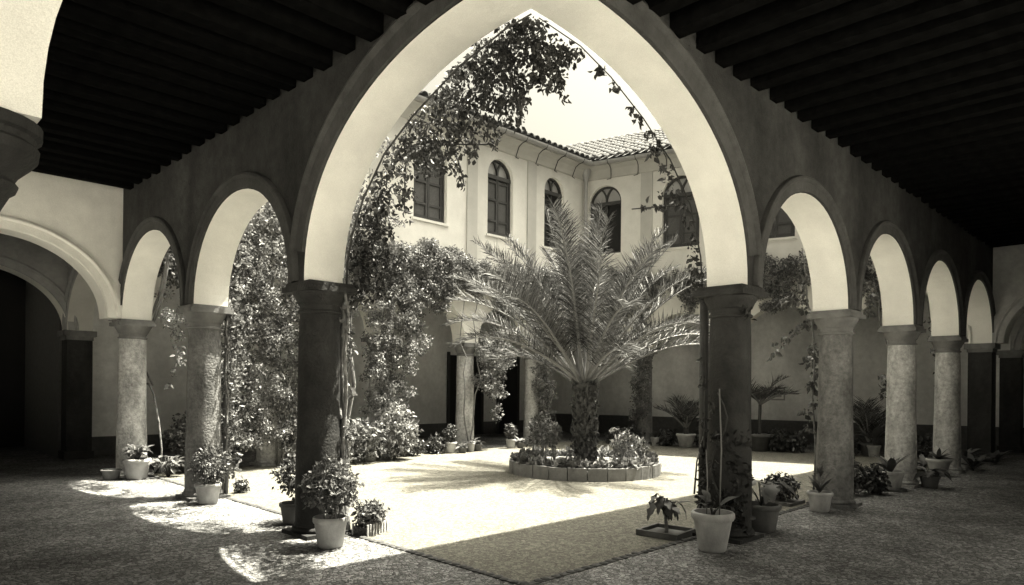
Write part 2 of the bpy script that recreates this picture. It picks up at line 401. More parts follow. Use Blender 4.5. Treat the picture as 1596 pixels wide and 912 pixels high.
# ceilings with timber beams
ce = MB(); ce.box(-5.0, -T, -5.0, 17.4, CEIL+.16, CEIL+.26); ce.box(-T, 22, -5.0, -T, CEIL+.16, CEIL+.26)
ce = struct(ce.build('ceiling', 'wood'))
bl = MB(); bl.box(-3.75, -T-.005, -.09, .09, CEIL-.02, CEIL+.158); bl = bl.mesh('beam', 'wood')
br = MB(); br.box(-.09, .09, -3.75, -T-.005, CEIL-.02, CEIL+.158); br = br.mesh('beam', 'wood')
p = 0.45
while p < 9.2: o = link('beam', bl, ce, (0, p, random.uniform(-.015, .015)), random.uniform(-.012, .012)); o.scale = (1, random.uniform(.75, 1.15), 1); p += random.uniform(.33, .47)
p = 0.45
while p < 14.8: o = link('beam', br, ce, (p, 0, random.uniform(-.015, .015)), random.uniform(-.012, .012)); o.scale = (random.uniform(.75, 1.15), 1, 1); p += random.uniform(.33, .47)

# arches that cross the galleries at their far ends
def cross(P, label, a, b, t_label=None, front='pale', back='pale', soff='pale', mould=True, rise=1.25, wide=0.2, top=CEIL+.16, end=None, pier='x'):
    t = thing('crossing_wall', label, 'wall')
    pts = [(a-.0, SPR)]+arch_curve(a+IMP, b-IMP, rise, n=36)+[(b, SPR)]
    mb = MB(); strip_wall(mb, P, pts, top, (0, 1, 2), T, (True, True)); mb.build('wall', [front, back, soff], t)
    mb = MB(); mb.obox(P, b-IMP, b+.0, -T, T, 0, SPR-.004); mb.build('pier', front if pier == 'x' else pier, t)
    if mould: archivolt(P, arch_curve(a+IMP, b-IMP, rise, n=36), wide, 0.05, T, 1, 'archivolt', front, t)
    return t
cross(frame((0, LY[2]), (-1, 0), (0, -1)), 'pale plastered wall with a wide moulded arch crossing the gallery beside the sunlit column', T+.003-.003, 3.72)
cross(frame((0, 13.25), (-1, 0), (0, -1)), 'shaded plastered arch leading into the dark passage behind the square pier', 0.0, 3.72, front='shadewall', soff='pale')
cross(frame((0, 0), (0, 1), (-1, 0)), 'short arch spanning from the sunlit column back to the dark square pier', LY[2]+T+.004, 13.25-T-.02+.235, front='shadewall', soff='white', back='pale', rise=1.2, pier='shaded_stone')
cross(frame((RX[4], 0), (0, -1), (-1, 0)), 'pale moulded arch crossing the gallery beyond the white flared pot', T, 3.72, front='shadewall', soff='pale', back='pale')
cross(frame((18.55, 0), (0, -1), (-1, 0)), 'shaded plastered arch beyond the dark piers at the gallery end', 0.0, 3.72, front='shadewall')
YB_ = 13.25+T
# end walls of the passages, two coloured dark to stand in for shade
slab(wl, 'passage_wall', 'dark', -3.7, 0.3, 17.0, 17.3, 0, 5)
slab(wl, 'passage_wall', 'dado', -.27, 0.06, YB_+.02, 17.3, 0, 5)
slab(wr, 'passage_wall', 'pale', 21.6, 21.9, -3.7, 0.5, 0, 5)

# ------------------------------------------------------------------ rear wings
SILL, HEAD, EAVE = 5.50, 7.52, 8.06
def unit(a, b): l = math.hypot(b[0]-a[0], b[1]-a[1]); return ((b[0]-a[0])/l, (b[1]-a[1])/l), l
dRL, lenRL = unit(RLO, RLE); dRR, lenRR = unit(RRO, RRE)
PRL = frame(RLO, dRL, (dRL[1], -dRL[0])); PRR = frame(RRO, dRR, (-dRR[1], dRR[0]))   # front = courtyard side
wRL = thing('arcade_wing', 'white rear wing with shuttered arched windows above a thick belt of vine', 'building')
wRR = thing('arcade_wing', 'white rear wing under the sloping clay tile roof, beside the corner downpipe', 'building')
def window(P, t, c, hw, shut, ajar=0.0):
    z_t = HEAD-hw*1.02                                                     # transom height
    dep = T-.10                                                           # recessed in the wall
    arcp = [(c+hw*math.cos(a), z_t+hw*1.02*math.sin(a)) for a in np.linspace(PI, 0, 20)]
    wn = MB(); fw = 0.055
    def bar(p, wd, o0, o1):
        for (s0, z0), (s1, z1) in zip(p[:-1], p[1:]):
            l = math.hypot(s1-s0, z1-z0); ns, nz = -(z1-z0)/l*wd/2, (s1-s0)/l*wd/2
            A, B, C_, D = (s0+ns, z0+nz), (s1+ns, z1+nz), (s1-ns, z1-nz), (s0-ns, z0-nz)
            wn.quad(*[P(x[0], o1, x[1]) for x in (A, B, C_, D)])
            wn.quad(P(A[0], o1, A[1]), P(A[0], o0, A[1]), P(B[0], o0, B[1]), P(B[0], o1, B[1]))
            wn.quad(P(D[0], o1, D[1]), P(C_[0], o1, C_[1]), P(C_[0], o0, C_[1]), P(D[0], o0, D[1]))
    inner = [(c+(hw-fw/2)*math.cos(a), z_t+(hw-fw/2)*1.02*math.sin(a)) for a in np.linspace(PI, 0, 20)]
    bar(inner, fw, dep-.10, dep)
    bar([(c-hw+fw/2, SILL+.02), (c-hw+fw/2, z_t)], fw, dep-.10, dep); bar([(c+hw-fw/2, z_t), (c+hw-fw/2, SILL+.02)], fw, dep-.10, dep)
    wn.obox(P, c-hw, c+hw, dep-.10, dep+.012, z_t-.05, z_t+.05)
    wn.obox(P, c-hw, c+hw, dep-.10, dep+.008, SILL+.02, SILL+.08)
    # the Y shaped tracery of the fanlight
    bar([(c-.0, z_t+.05), (c, z_t+.22)], .05, dep-.06, dep-.006)
    for sg in (-1, 1):
        bar([(c+sg*hw*.62*(1-math.cos(a)), z_t+.05+hw*.86*math.sin(a)) for a in np.linspace(0.02, PI/2*.98, 9)], .045, dep-.06, dep-.008-.004*(sg+1))
    w = wn.build('window', 'shutter', t)
    gl = MB(); n = len(arcp)
    gl.v = [P(s, dep-.075, z) for s, z in arcp]; gl.f = [tuple(range(n))]; gl.m = [0]; gl.build('pane', 'glass' if shut else 'glass', w)
    if shut:
        for sg in (-1, 1):
            s0, s1 = (c-hw+fw+.004, c-.008) if sg < 0 else (c+.008, c+hw-fw-.004)
            z0, z1 = SILL+.085, z_t-.055; st = .055
            b = MB(); o0, o1 = dep-.06, dep-.012-.003*(sg+1)
            b.obox(P, s0, s0+st, o0, o1, z0, z1); b.obox(P, s1-st, s1, o0, o1, z0, z1)
            h = z1-z0
            for q in (0, .22, .60, .93):
                b.obox(P, s0+st, s1-st, o0, o1-.004, z0+h*q, z0+h*q+.055)
            sh = b.build('shutter', 'shutter', w)
            b = MB(); b.obox(P, s0+st-.005, s1-st+.005, o0-.002, o0+.012, z0+.01, z1-.01); b.build('panel', 'louvre', w)
    else:
        b = MB(); b.obox(P, c-hw+fw, c+hw-fw, dep-.125, dep-.105, SILL+.08, z_t); b.build('unlit_room', 'dark', w)  # dark sheet stands in for the shade of the room behind
        b = MB(); b.obox(P, c-.03, c+.03, dep-.06, dep-.02, SILL+.08, z_t-.05); b.build('mullion', 'shutter', w)
    b = MB(); b.obox(P, c-hw-.05, c+hw+.05, -T+.02, T+.035, SILL-.04, SILL+.018); b.build('sill', 'white', w)
def rear_wing(t, P, cols, L, wins, s_start, s_end, pils):
    pts = arcade_points(cols, 1.27)
    pts = [(s_start, SPR)]+pts+[(s_end, SPR)]
    mb = MB(); strip_wall(mb, P, pts, SILL, (0, 1, 2), T, (True, True))
    up = [(s_start, SILL)]
    for c, hw, _ in sorted(wins):
        z_t = HEAD-hw*1.02
        up += [(c-hw, SILL), (c-hw, z_t)]+[(c+hw*math.cos(a), z_t+hw*1.02*math.sin(a)) for a in np.linspace(PI, 0, 18)][1:-1]+[(c+hw, z_t), (c+hw, SILL)]
    up += [(s_end, SILL)]
    strip_wall(mb, P, up, EAVE+.1, (0, 1, 2), T, (True, True), True, SILL)
    mb.build('wall', ['white', 'shadewall', 'soffit'], t)
    for c, hw, shut in wins: window(P, t, c, hw, shut)
    for s in pils:
        b = MB(); b.obox(P, s-.17, s+.17, T-.01, T+.035, 4.7, EAVE-.33); b.build('pilaster', 'pilaster', t)
    # coved cornice, gutter and its iron straps
    b = MB(); prof = [(T+.002, EAVE-.34), (T+.05, EAVE-.32), (T+.10, EAVE-.24), (T+.20, EAVE-.13), (T+.34, EAVE-.07), (T+.40, EAVE-.06), (T+.40, EAVE+.03)]
    s0c, s1c = s_start, s_end
    for (o0, z0), (o1, z1) in zip(prof[:-1], prof[1:]):
        b.quad(P(s0c, o0, z0), P(s1c, o0, z0), P(s1c, o1, z1), P(s0c, o1, z1))
    autosmooth(b.build('cornice', 'pilaster', t), 50)
    b = MB(); gp = [(T+.47+.085*math.cos(a), EAVE+.03+.085*math.sin(a)) for a in np.linspace(PI, 2*PI, 9)]
    gp += [(T+.47+.075*math.cos(a), EAVE+.03+.075*math.sin(a)) for a in np.linspace(2*PI, PI, 9)]
    for (o0, z0), (o1, z1) in zip(gp[:-1], gp[1:]):
        b.quad(P(s0c, o0, z0), P(s1c, o0, z0), P(s1c, o1, z1), P(s0c, o1, z1))
    gut = autosmooth(b.build('gutter', 'metal', t), 50)
    s = s_start+.5 if t is wRR else s_end-.75
    for k in range(14):
        b = MB(); pp = [P(s+dx, o, z) for dx, o, z in ((0, T+.56, EAVE+.02), (0, T+.50, EAVE-.065), (0, T+.36, EAVE-.085), (.02, T+.22, EAVE-.14), (.05, T+.12, EAVE-.27), (.09, T+.03, EAVE-.36), (.22, T+.012, EAVE-.37))]
        b.tube(pp, .011, 5); b.build('gutter_strap', 'iron', gut)
        s += .82 if t is wRR else -.78
def hit_line(u, v, O, d, n):
    a, b, c = _ray(u, v)                                   # ray against the courtyard face of a rear wing
    ox, oy = O[0]+n[0]*T, O[1]+n[1]*T
    k = ((ox-CAMX)*n[0]+(oy-CAMY)*n[1])/(a*n[0]+b*n[1])
    return (CAMX+a*k-O[0])*d[0]+(CAMY+b*k-O[1])*d[1]
sRL = lambda u, v=330: hit_line(u, v, RLO, dRL, (dRL[1], -dRL[0]))
sRR = lambda u, v=330: hit_line(u, v, RRO, dRR, (-dRR[1], dRR[0]))
winsRL = [(sRL(671), .50, True), (sRL(780), .46, True), (sRL(864), .42, False)]
winsRR = [(sRR(943), .50, False), (sRR(1061), .52, True), (sRR(1207), .50, True)]
colsRL = [0, 2.5, 5.1, 7.7, 10.2, lenRL]
colsRR = [0, 3.0, 5.6, 8.05, lenRR]
rear_wing(wRL, PRL, colsRL, lenRL, winsRL, .24, lenRL-T+.0, [sRL(585), sRL(735), sRL(828)])
rear_wing(wRR, PRR, colsRR, lenRR, winsRR, .24, lenRR-T*.3, [sRR(1008), sRR(1140)])
for s, lb in ((2.5, 'rear column buried from top to foot in climbing vine beside the crossing wall'), (5.1, 'rear column half hidden by vine next to the flowering bush'), (7.7, 'bare pale rear column with small pots at its foot'), (10.2, 'slim rear column with a leafy vine sleeve beside the palm')):
    x, y, _ = PRL(s, 0, 0); column(x, y, lb, 'lit_stone', math.atan2(dRL[1], dRL[0]))
for s, lb in ((3.0, 'rear column in the shade behind the spiky potted plant'), (5.6, 'rear column in the shade hidden behind the thick dark column'), (8.05, 'shaded rear column with vine between the palm and the potted cycad')):
    x, y, _ = PRR(s, 0, 0); column(x, y, lb, 'stone', math.atan2(dRR[1], dRR[0]))
column(RLE[0], RLE[1], 'corner column hidden behind the palm trunk', 'stone')
# rear gallery back walls, floors of shade, doors
YB = 13.25+T
def part_box(t, name, m, *b): return slab(t, name, m, *b)
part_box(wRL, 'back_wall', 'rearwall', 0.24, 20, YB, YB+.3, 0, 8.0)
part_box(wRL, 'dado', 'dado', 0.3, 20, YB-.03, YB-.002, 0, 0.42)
for u0, u1 in ((699, 748), (776, 804), (943, 964)):
    xa = at_y(u0, 600, YB)[0]; xb = at_y(u1, 600, YB)[0]
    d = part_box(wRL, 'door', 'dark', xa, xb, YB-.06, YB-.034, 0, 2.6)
    part_box(d, 'door_frame', 'shutter', xa-.10, xa-.002, YB-.09, YB-.036, 0, 2.7); part_box(d, 'door_frame', 'shutter', xb+.002, xb+.10, YB-.09, YB-.036, 0, 2.7)
b = MB(); b.obox(PRR, -4, 13.8, -3.75, -3.45, 0, 8.0); b.build('back_wall', 'rearwall', wRR)
b = MB(); b.obox(PRR, -4, 13.8, -3.449, -3.42, 0, 0.65); b.build('dado', 'dado', wRR)
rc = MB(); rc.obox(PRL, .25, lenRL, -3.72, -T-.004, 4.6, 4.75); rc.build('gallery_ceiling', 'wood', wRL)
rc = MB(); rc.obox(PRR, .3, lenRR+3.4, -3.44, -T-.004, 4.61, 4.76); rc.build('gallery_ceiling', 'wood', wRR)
# roofs: clay tiles laid in rows
def tile_mesh(L=0.46, r0=.105, r1=.085):
    b = MB(); n = 7
    for k, (x, r) in enumerate(((0, r0), (L, r1))):
        for i in range(n+1):
            a = PI*i/n; b.v.append((r*math.cos(a), x, r*math.sin(a)*.85))
    for i in range(n):
        b.f.append((i, i+1, n+2+i, n+1+i)); b.m.append(0)
    for i in range(n+1):
        a = PI*i/n; b.v.append(((r0-.022)*math.cos(a), 0, (r0-.022)*math.sin(a)*.85))
    q = 2*(n+1)
    for i in range(n): b.f.append((i, q+i, q+i+1, i+1)); b.m.append(0)
    return b
TM = tile_mesh().mesh('roof_tile', 'tile', True)
def roof(t, P, pitch, s0, s1, rows, clip, count_from, outward, back_len, name):
    tp = math.tan(math.radians(pitch)); cs = math.cos(math.radians(pitch))
    o_e = T+.44
    b = MB()                                             # bedding sheet of pan tiles under the cover tiles
    b.quad(P(s0, o_e, EAVE+.10), P(s1, o_e, EAVE+.10), P(s1, o_e-back_len, EAVE+.10+tp*back_len), P(s0, o_e-back_len, EAVE+.10+tp*back_len))
    b.quad(P(s0, o_e, EAVE+.07), P(s1, o_e, EAVE+.07), P(s1, o_e-back_len, EAVE+.07+tp*back_len), P(s0, o_e-back_len, EAVE+.07+tp*back_len))
    rf = b.build('roof', 'tile', t)
    d0 = Vector(P(1, 0, 0))-Vector(P(0, 0, 0)); up = Vector(P(0, -1, tp))-Vector(P(0, 0, 0)); up.normalize()
    cand = []
    s = s0+.1
    while s < s1:
        for k in range(rows):
            v = k*.38*cs
            if clip and not clip(s, v): continue
            cand.append((s+random.uniform(-.012, .012), v, k))
        s += .235
    return rf, cand, d0, up, o_e, tp
from mathutils import Matrix
def lay(rf, cand, d0, up, o_e, tp, P, keep):
    nrm = d0.cross(up).normalized()
    if nrm.z < 0: nrm = -nrm
    xx = up.cross(nrm)
    R = Matrix((xx, up, nrm)).transposed()
    cand.sort(key=keep)
    st = MB(); base = TM
    bv = [v.co.copy() for v in base.vertices]; bf = [tuple(p.vertices) for p in base.polygons]
    for i, (s, v, k) in enumerate(cand):
        loc = Vector(P(s, o_e-v+.03, EAVE+.115+tp*(v-.03)+.012+random.uniform(0, .012)))
        if i < 300:
            o = link('roof_tile', TM, rf, loc); o.rotation_euler = (R @ Matrix.Rotation(random.uniform(-.04, .04), 3, 'Z')).to_euler()
        else:
            n = len(st.v); st.v += [tuple(R @ c+loc) for c in bv]; st.f += [tuple(n+q for q in f) for f in bf]; st.m += [0]*len(bf)
    if st.v:
        o = st.build('roof_tiles', 'tile', rf, True); o['kind'] = 'stuff'
r = roof(wRR, PRR, 26, -3.0, lenRR+8.6, 14, lambda s, v: v > (s-lenRR+.6)*.60 if s > lenRR-.7 else True, 0, 1, 5.2, 'RR')
# the sheet must stop at the valley too
rf = r[0]; me = rf.data
for v in me.vertices: pass
keepRR = lambda c: (0 if 5.2 < c[0] < lenRR+5 else 1, abs(c[0]-lenRR)*.6+c[1]*.2)
lay(*r, PRR, keepRR)
r2 = roof(wRL, PRL, 15, -3.0, lenRL+.2-.65, 3, None, 0, 1, 5.0, 'RL')
lay(*r2, PRL, lambda c: (c[2], -c[0]))
# corner hopper and downpipe
cx_, cy_ = RLE[0]-T-.18, RLE[1]-T-.16
dp = thing('downpipe', 'zinc downpipe with funnel hopper in the rear corner of the white wings', 'pipe', (cx_, cy_, 0))
b = MB(); b.lathe([(.052, .1), (.052, EAVE-.45)], n=12); autosmooth(b.build('pipe', 'metal', dp))
b = MB(); b.lathe([(.056, EAVE-.46), (.07, EAVE-.40), (.16, EAVE-.12), (.17, EAVE+.05)], n=12); autosmooth(b.build('hopper', 'metal', dp))
for z in (5.3, 6.6):
    b = MB(); b.lathe([(.058, z), (.066, z+.01), (.066, z+.05), (.058, z+.06)], n=12); b.build('collar', 'metal', dp)

# ------------------------------------------------------------------ vegetation helpers
def rdir(n): v = rng.normal(size=(n, 3)); return v/np.linalg.norm(v, axis=1)[:, None]
def leaves_mesh(name, pts, size, material, droop=0.5, out=None, width=0.30, jitter=0.6, shape=4):
    """many small folded leaves in one mesh"""
    pts = np.asarray(pts, float); n = len(pts)
    a = rdir(n); a[:, 2] -= droop
    if out is not None: a += np.asarray(out)
    a /= np.linalg.norm(a, axis=1)[:, None]
    b = np.cross(a, rdir(n)); b /= np.linalg.norm(b, axis=1)[:, None]+1e-9
    c = np.cross(a, b)
    L = (size*(1+jitter*rng.uniform(-1, 1, n)))[:, None]
    v = np.empty((n, 6, 3))
    v[:, 0] = pts; v[:, 1] = pts+a*L*.35+b*L*width+c*L*.10; v[:, 2] = pts+a*L*.72+b*L*width*.62+c*L*.05
    v[:, 3] = pts+a*L-c*L*.12; v[:, 4] = pts+a*L*.72-b*L*width*.62+c*L*.05; v[:, 5] = pts+a*L*.35-b*L*width+c*L*.10
    base = (np.arange(n)*6)[:, None]
    f = np.concatenate([base+np.array([0, 1, 2, 3]), base+np.array([0, 3, 4, 5])], 1).reshape(-1, 4)
    me = bpy.data.meshes.new(name); me.vertices.add(n*6); me.vertices.foreach_set('co', v.reshape(-1))
    me.loops.add(f.size); me.loops.foreach_set('vertex_index', f.reshape(-1).astype(np.int32))
    me.polygons.add(len(f)); me.polygons.foreach_set('loop_start', np.arange(0, f.size, 4, dtype=np.int32))
    me.materials.append(M[material]); me.update(calc_edges=True); me.validate()
    return me
def foliage(pts, size, material, parent, name='foliage', **k):
    return link(name, leaves_mesh(name, pts, size, material, **k), parent)
def clump(center, rad, n, shell=0.35):
    d = rdir(n); r = rng.uniform(0, 1, n)**shell
    return np.asarray(center)+d*r[:, None]*np.asarray(rad)
def sprays(centers, per, rad, twig=0.0):
    out = []
    for c in centers: out.append(clump(c, rad, per, 0.5))
    return np.concatenate(out)
def wander(p0, p1, n, amp):
    p0, p1 = np.asarray(p0, float), np.asarray(p1, float); q = np.linspace(0, 1, n)[:, None]
    w_ = np.cumsum(rng.normal(size=(n, 3)), 0)*amp/math.sqrt(n); w_ -= q*w_[-1]
    return [tuple(x) for x in p0+(p1-p0)*q+w_]

# ------------------------------------------------------------------ round bed and palm
BX, BY, BR = 6.42, 4.66, 1.42
bed = thing('flower_bed', 'round raised flower bed edged with stone panels around the palm', 'flower bed', (BX, BY, 0))
NP = 26
for i in range(NP):
    b = MB(); a0, a1 = 2*PI*i/NP+.006, 2*PI*(i+1)/NP-.006; h = .225+random.uniform(-.006, .006); ro = BR+random.uniform(-.006, .006)
    for a in (a0, (a0+a1)/2, a1):
        for r_, z in ((ro, .0), (ro, h), (ro-.07, h), (ro-.07, .0)): b.v.append((r_*math.cos(a), r_*math.sin(a), z))
    for j in (0, 4):
        for q in range(4): b.f.append((j+q, j+(q+1) % 4, j+4+(q+1) % 4, j+4+q)); b.m.append(0)
    b.f += [(0, 1, 2, 3), (8, 11, 10, 9)]; b.m += [0, 0]
    b.build('edge_panel', 'ring', bed)
b = MB(); b.lathe([(BR-.075, .05), (BR-.075, .17), (.9, .20), (.3, .22)], n=40); b.build('gravel', 'gravel', bed, True)
# low bedding plants round the rim
def rosette(seed):
    global rng
    pts = clump((0, 0, .07), (.095, .095, .07), 62, .6); return leaves_mesh('leaves', pts, .075, 'leaf_lt' if seed % 3 == 0 else 'leaf', droop=-.5, width=.36)
RM = [rosette(i) for i in range(5)]
def bedding(x, y, z, k, s): 
    o = link('bedding_plant', RM[k % 5], None, (x, y, z), random.uniform(0, 6), s)
    tag(o, 'low leafy bedding plant in the ring edging the round flower bed', 'plant', 'bedding plants edging the round bed'); return o
for i in range(46):
    a = 2*PI*i/46+random.uniform(-.03, .03); r_ = BR-.16+random.uniform(-.03, .03)
    bedding(BX+r_*math.cos(a), BY+r_*math.sin(a), .17, i, random.uniform(.85, 1.35))
for i in range(20):
    a = 2*PI*i/20+random.uniform(-.1, .1); r_ = BR-.36+random.uniform(-.05, .05)
    bedding(BX+r_*math.cos(a), BY+r_*math.sin(a), .18, i+2, random.uniform(.9, 1.3))
# standard roses and tall flowers in the bed
for (dx, dy, h, w_, lt) in ((-.70, .62, .80, .15, 0), (-.62, .22, .72, .14, 0), (-.3, .75, .9, .15, 0), (.20, -.72, .62, .15, 1), (.46, -.60, .55, .15, 1), (.70, -.72, .42, .14, 1), (.85, -.3, .42, .15, 1), (-.1, .95, .75, .15, 0)):
    t = thing('rose_bush', 'slender flowering bush with pale blooms beside the ivy-clad palm trunk' if lt else 'slender dark leafed bush standing in the flower bed on the left side of the palm trunk'.replace(' on the left side of', ' close by'), 'bush', (BX+dx, BY+dy, .19), group='pale flowering bushes in the bed' if lt else 'dark slender bushes in the bed')
    b = MB()
    for q in range(4):
        b.tube(wander((random.uniform(-.03, .03), random.uniform(-.03, .03), -.03), (random.uniform(-w_, w_)*.7, random.uniform(-w_, w_)*.7, h*.9), 6, .05), [.011, .010, .009, .008, .006, .004], 5)
    b.build('stem', 'vine', t, True)
    cs = [(random.uniform(-w_, w_), random.uniform(-w_, w_), random.uniform(.35, 1.0)*h) for _ in range(11)]
    foliage(sprays(cs, 16, (.075, .075, .07)), .07, 'leaf_lt' if lt else 'leaf', t, droop=.3)
    if lt:
        foliage(sprays([c for c in cs if c[2] > h*.62], 6, (.05, .05, .045)), .055, 'flower', t, 'bloom', droop=-.2, width=.42)['kind'] = 'stuff'

palm = thing('palm_tree', 'feathery date palm with ivy round its short trunk in the round bed', 'palm tree', (BX, BY, .18))
PT = 1.55
b = MB(); prof = []
for i in range(25):
    q = i/24; prof.append((.175-.01*q+.018*(i % 2)+.03*math.exp(-q*9)+.03*max(0, q-.8)*5, -.05+q*PT))
b.lathe(prof, n=22); b.v = [(x*(1+random.uniform(-.05, .05)), y*(1+random.uniform(-.05, .05)), z) for x, y, z in b.v]
b.build('trunk', 'bark', palm)
b = MB(); b.tube([(0, 0, 0), (.07, 0, .09), (.08, 0, .15)], [.045, .035, .012], 5); lb_me = b.mesh('leaf_base', 'bark')
for k in range(46):                                    # stubs of cut leaf bases
    a = random.uniform(0, 2*PI); z = random.uniform(.15, PT); link('leaf_base', lb_me, palm, (.165*math.cos(a), .165*math.sin(a), z), a, random.uniform(.8, 1.2))
iv = []
for k in range(700):
    a = random.gauss(math.atan2(CAMY-BY, CAMX-BX)+.8, 1.1); z = random.uniform(0, PT*1.0)
    iv.append(((.195+random.uniform(-.01, .055))*math.cos(a), (.195+random.uniform(-.01, .055))*math.sin(a), z))
foliage(iv, .07, 'leaf_dk', palm, 'ivy', droop=.6, width=.38)
def frond(L, el0, bend, seed, twist=0.0):
    """feather leaf in the x-z plane from the origin: stalk tube plus leaflets"""
    r_ = random.Random(seed); N = 16; pts = []; x = z = 0.0; el = el0
    for i in range(N+1):
        pts.append((x, 0, z)); q = i/N
        el -= bend*(0.25+1.6*q*q)/N; x += L/N*math.cos(el); z += L/N*math.sin(el)
    b = MB(); b.tube(pts, [.026*(1-i/N)**.8+.004 for i in range(N+1)], 5, 1)
    V = [Vector(p) for p in pts]
    npair = int(L*30)
    for i in range(npair):
        q = .24+.76*i/(npair-1); f = q*N; k = min(int(f), N-1); p_ = V[k].lerp(V[k+1], f-k)
        t = (V[k+1]-V[k]).normalized(); nrm = Vector((-t.z, 0, t.x))
        ll = (.20+.34*math.sin(PI*min(1, (q-.16)*1.12))**.7)*r_.uniform(.85, 1.1)*(1 if q < .9 else .8)
        for sg in (-1, 1):
            rl_ = r_.uniform(-1.1, 1.1)
            fwd = .55+.5*q+r_.uniform(-.12, .12); lift = .5+r_.uniform(-.35, .35)
            d = (Vector((0, sg, 0))+t*fwd+nrm*lift).normalized()
            e = p_+d*ll+Vector((0, 0, -.22*ll*r_.uniform(-.2, 1.6)))
            m_ = p_+d*ll*.45
            wv = d.cross(nrm).normalized(); wv = (wv*math.cos(rl_)+d.cross(wv)*math.sin(rl_))*.0082
            n = len(b.v); b.v += [tuple(p_-wv*.5), tuple(p_+wv*.5), tuple(m_+wv), tuple(e), tuple(m_-wv)]
            b.f += [(n, n+1, n+2, n+4), (n+4, n+2, n+3)]; b.m += [0, 0]
    return b.mesh('frond', ['palm', 'rachis'])
def add_frond(az, el, L, bend, i, z=0):
    o = link('frond', frond(L, math.radians(el), bend, i), palm, (.10*math.cos(az), .10*math.sin(az), PT-.05+z))
    o.rotation_euler = (random.uniform(-.25, .25), 0, az); return o
vaz = math.atan2(BY-CAMY, BX-CAMX)                     # direction away from the camera
right = vaz-PI/2
fi = 0
for tier, n, el, L, bd in ((0, 6, 84, 3.1, .3), (1, 10, 71, 3.35, .65), (2, 13, 58, 3.25, 1.0), (3, 12, 45, 3.0, 1.3), (4, 5, 32, 2.7, 1.5)):
    for k in range(n):
        az = right+2*PI*(k+.5*(tier % 2))/n+random.uniform(-.16, .16)
        add_frond(az, el+random.uniform(-7, 7), L*random.uniform(.88, 1.06), bd*random.uniform(.8, 1.2), fi, random.uniform(-.08, .05)); fi += 1

# ------------------------------------------------------------------ potted plants
def pot_mesh(r, h, flare=.74, rim=True, m='clay'):
    b = MB(); rb = r*flare
    pr = [(rb*.9, 0), (rb, .012), (rb+(r-rb)*.78, h*.80)]
    if rim: pr += [(r*1.0, h*.805), (r*1.05, h*.86), (r*1.05, h*.97), (r*1.0, h)]
    else: pr += [(r, h)]
    pr += [(r*.90, h), (r*.86, h*.86)]
    b.lathe(pr, n=24, cap=False)
    b.f.append(tuple(i*len(pr) for i in range(24))[::-1]); b.m.append(0)
    return b.mesh('pot', m, True)
def potted(x, y, r, h, label, cat='potted plant', m='clay', flare=.74, group=None, z=0.0):
    t = thing('potted_plant', label, cat, (x, y, z), random.uniform(0, 6), group)
    o = link('pot', pot_mesh(r, h, flare, True, m), t); autosmooth(o, 50)
    b = MB(); b.lathe([(r*.88, h*.84), (r*.5, h*.88), (.01, h*.89)], n=16, cap=False); b.build('soil', 'soil', t, True)
    return t
def shrub(t, c, rad, n, size, material='leaf_dk', stems=5, **k):
    if stems:
        b = MB()
        for q in range(stems):
            b.tube(wander((random.uniform(-.02, .02), random.uniform(-.02, .02), max(0.0, c[2]-rad[2]*2.2)), (c[0]+random.uniform(-.6, .6)*rad[0], c[1]+random.uniform(-.6, .6)*rad[1], c[2]+rad[2]*.3), 6, .03), [.012, .011, .009, .008, .006, .004], 5)
        b.build('stem', 'vine', t, True)
    d = rdir(n); r_ = rng.uniform(0.15, 1, n)**.45
    lump = 1+.16*np.sin(d[:, 0]*5+1)*np.cos(d[:, 1]*6)+.10*np.sin(d[:, 2]*9)
    foliage(np.asarray(c)+d*(r_*lump)[:, None]*np.asarray(rad), size, material, t, **k)
def blade(L, wd, curve, n=7, fold=.25, notch=False):
    """one broad or strap leaf along +x, curving down"""
    b = MB(); x = z = 0.0; el = 0.0; row = []
    for i in range(n+1):
        q = i/n; w_ = wd*math.sin(PI*min(1, q*.92+.08))**.7*(1-q**6)
        if notch and 0 < i < n and i % 2: w_ *= .55
        row.append((x, w_, z)); el -= curve/n; x += L/n*math.cos(el); z += L/n*math.sin(el)
    for x, w_, z in row: b.v += [(x, -w_, z+w_*fold), (x, 0, z), (x, w_, z+w_*fold)]
    for i in range(n):
        for q in (0, 1): b.f.append((i*3+q, i*3+3+q, i*3+4+q, i*3+1+q)); b.m.append(0)
    return b
def leafy(t, z, n, L, wd, el, curve, material='big', petiole=0.0, notch=False, spread=25, c=(0, 0)):
    """separate large leaves, each a child; on stalks when petiole > 0"""
    me = blade(L, wd, curve, notch=notch).mesh('leaf', material, True)
    for k in range(n):
        az = 2*PI*k/n*2.4+random.uniform(-.3, .3); e = math.radians(el+random.uniform(-spread, spread))
        p = Vector((c[0], c[1], z))
        if petiole:
            pl = petiole*random.uniform(.5, 1.1); pe = math.radians(random.uniform(45, 82))
            q = p+Vector((math.cos(az)*math.cos(pe), math.sin(az)*math.cos(pe), math.sin(pe)))*pl
            b = MB(); b.tube([tuple(p), tuple(p.lerp(q, .5)+Vector((0, 0, .02))), tuple(q)], [.008, .007, .005], 5); b.build('stalk', 'leaf_dk', t, True); p = q
        o = link('leaf', me, t, p); o.rotation_euler = (random.uniform(-.3, .3), -e, az); s = random.uniform(.75, 1.15); o.scale = (s, s, s)
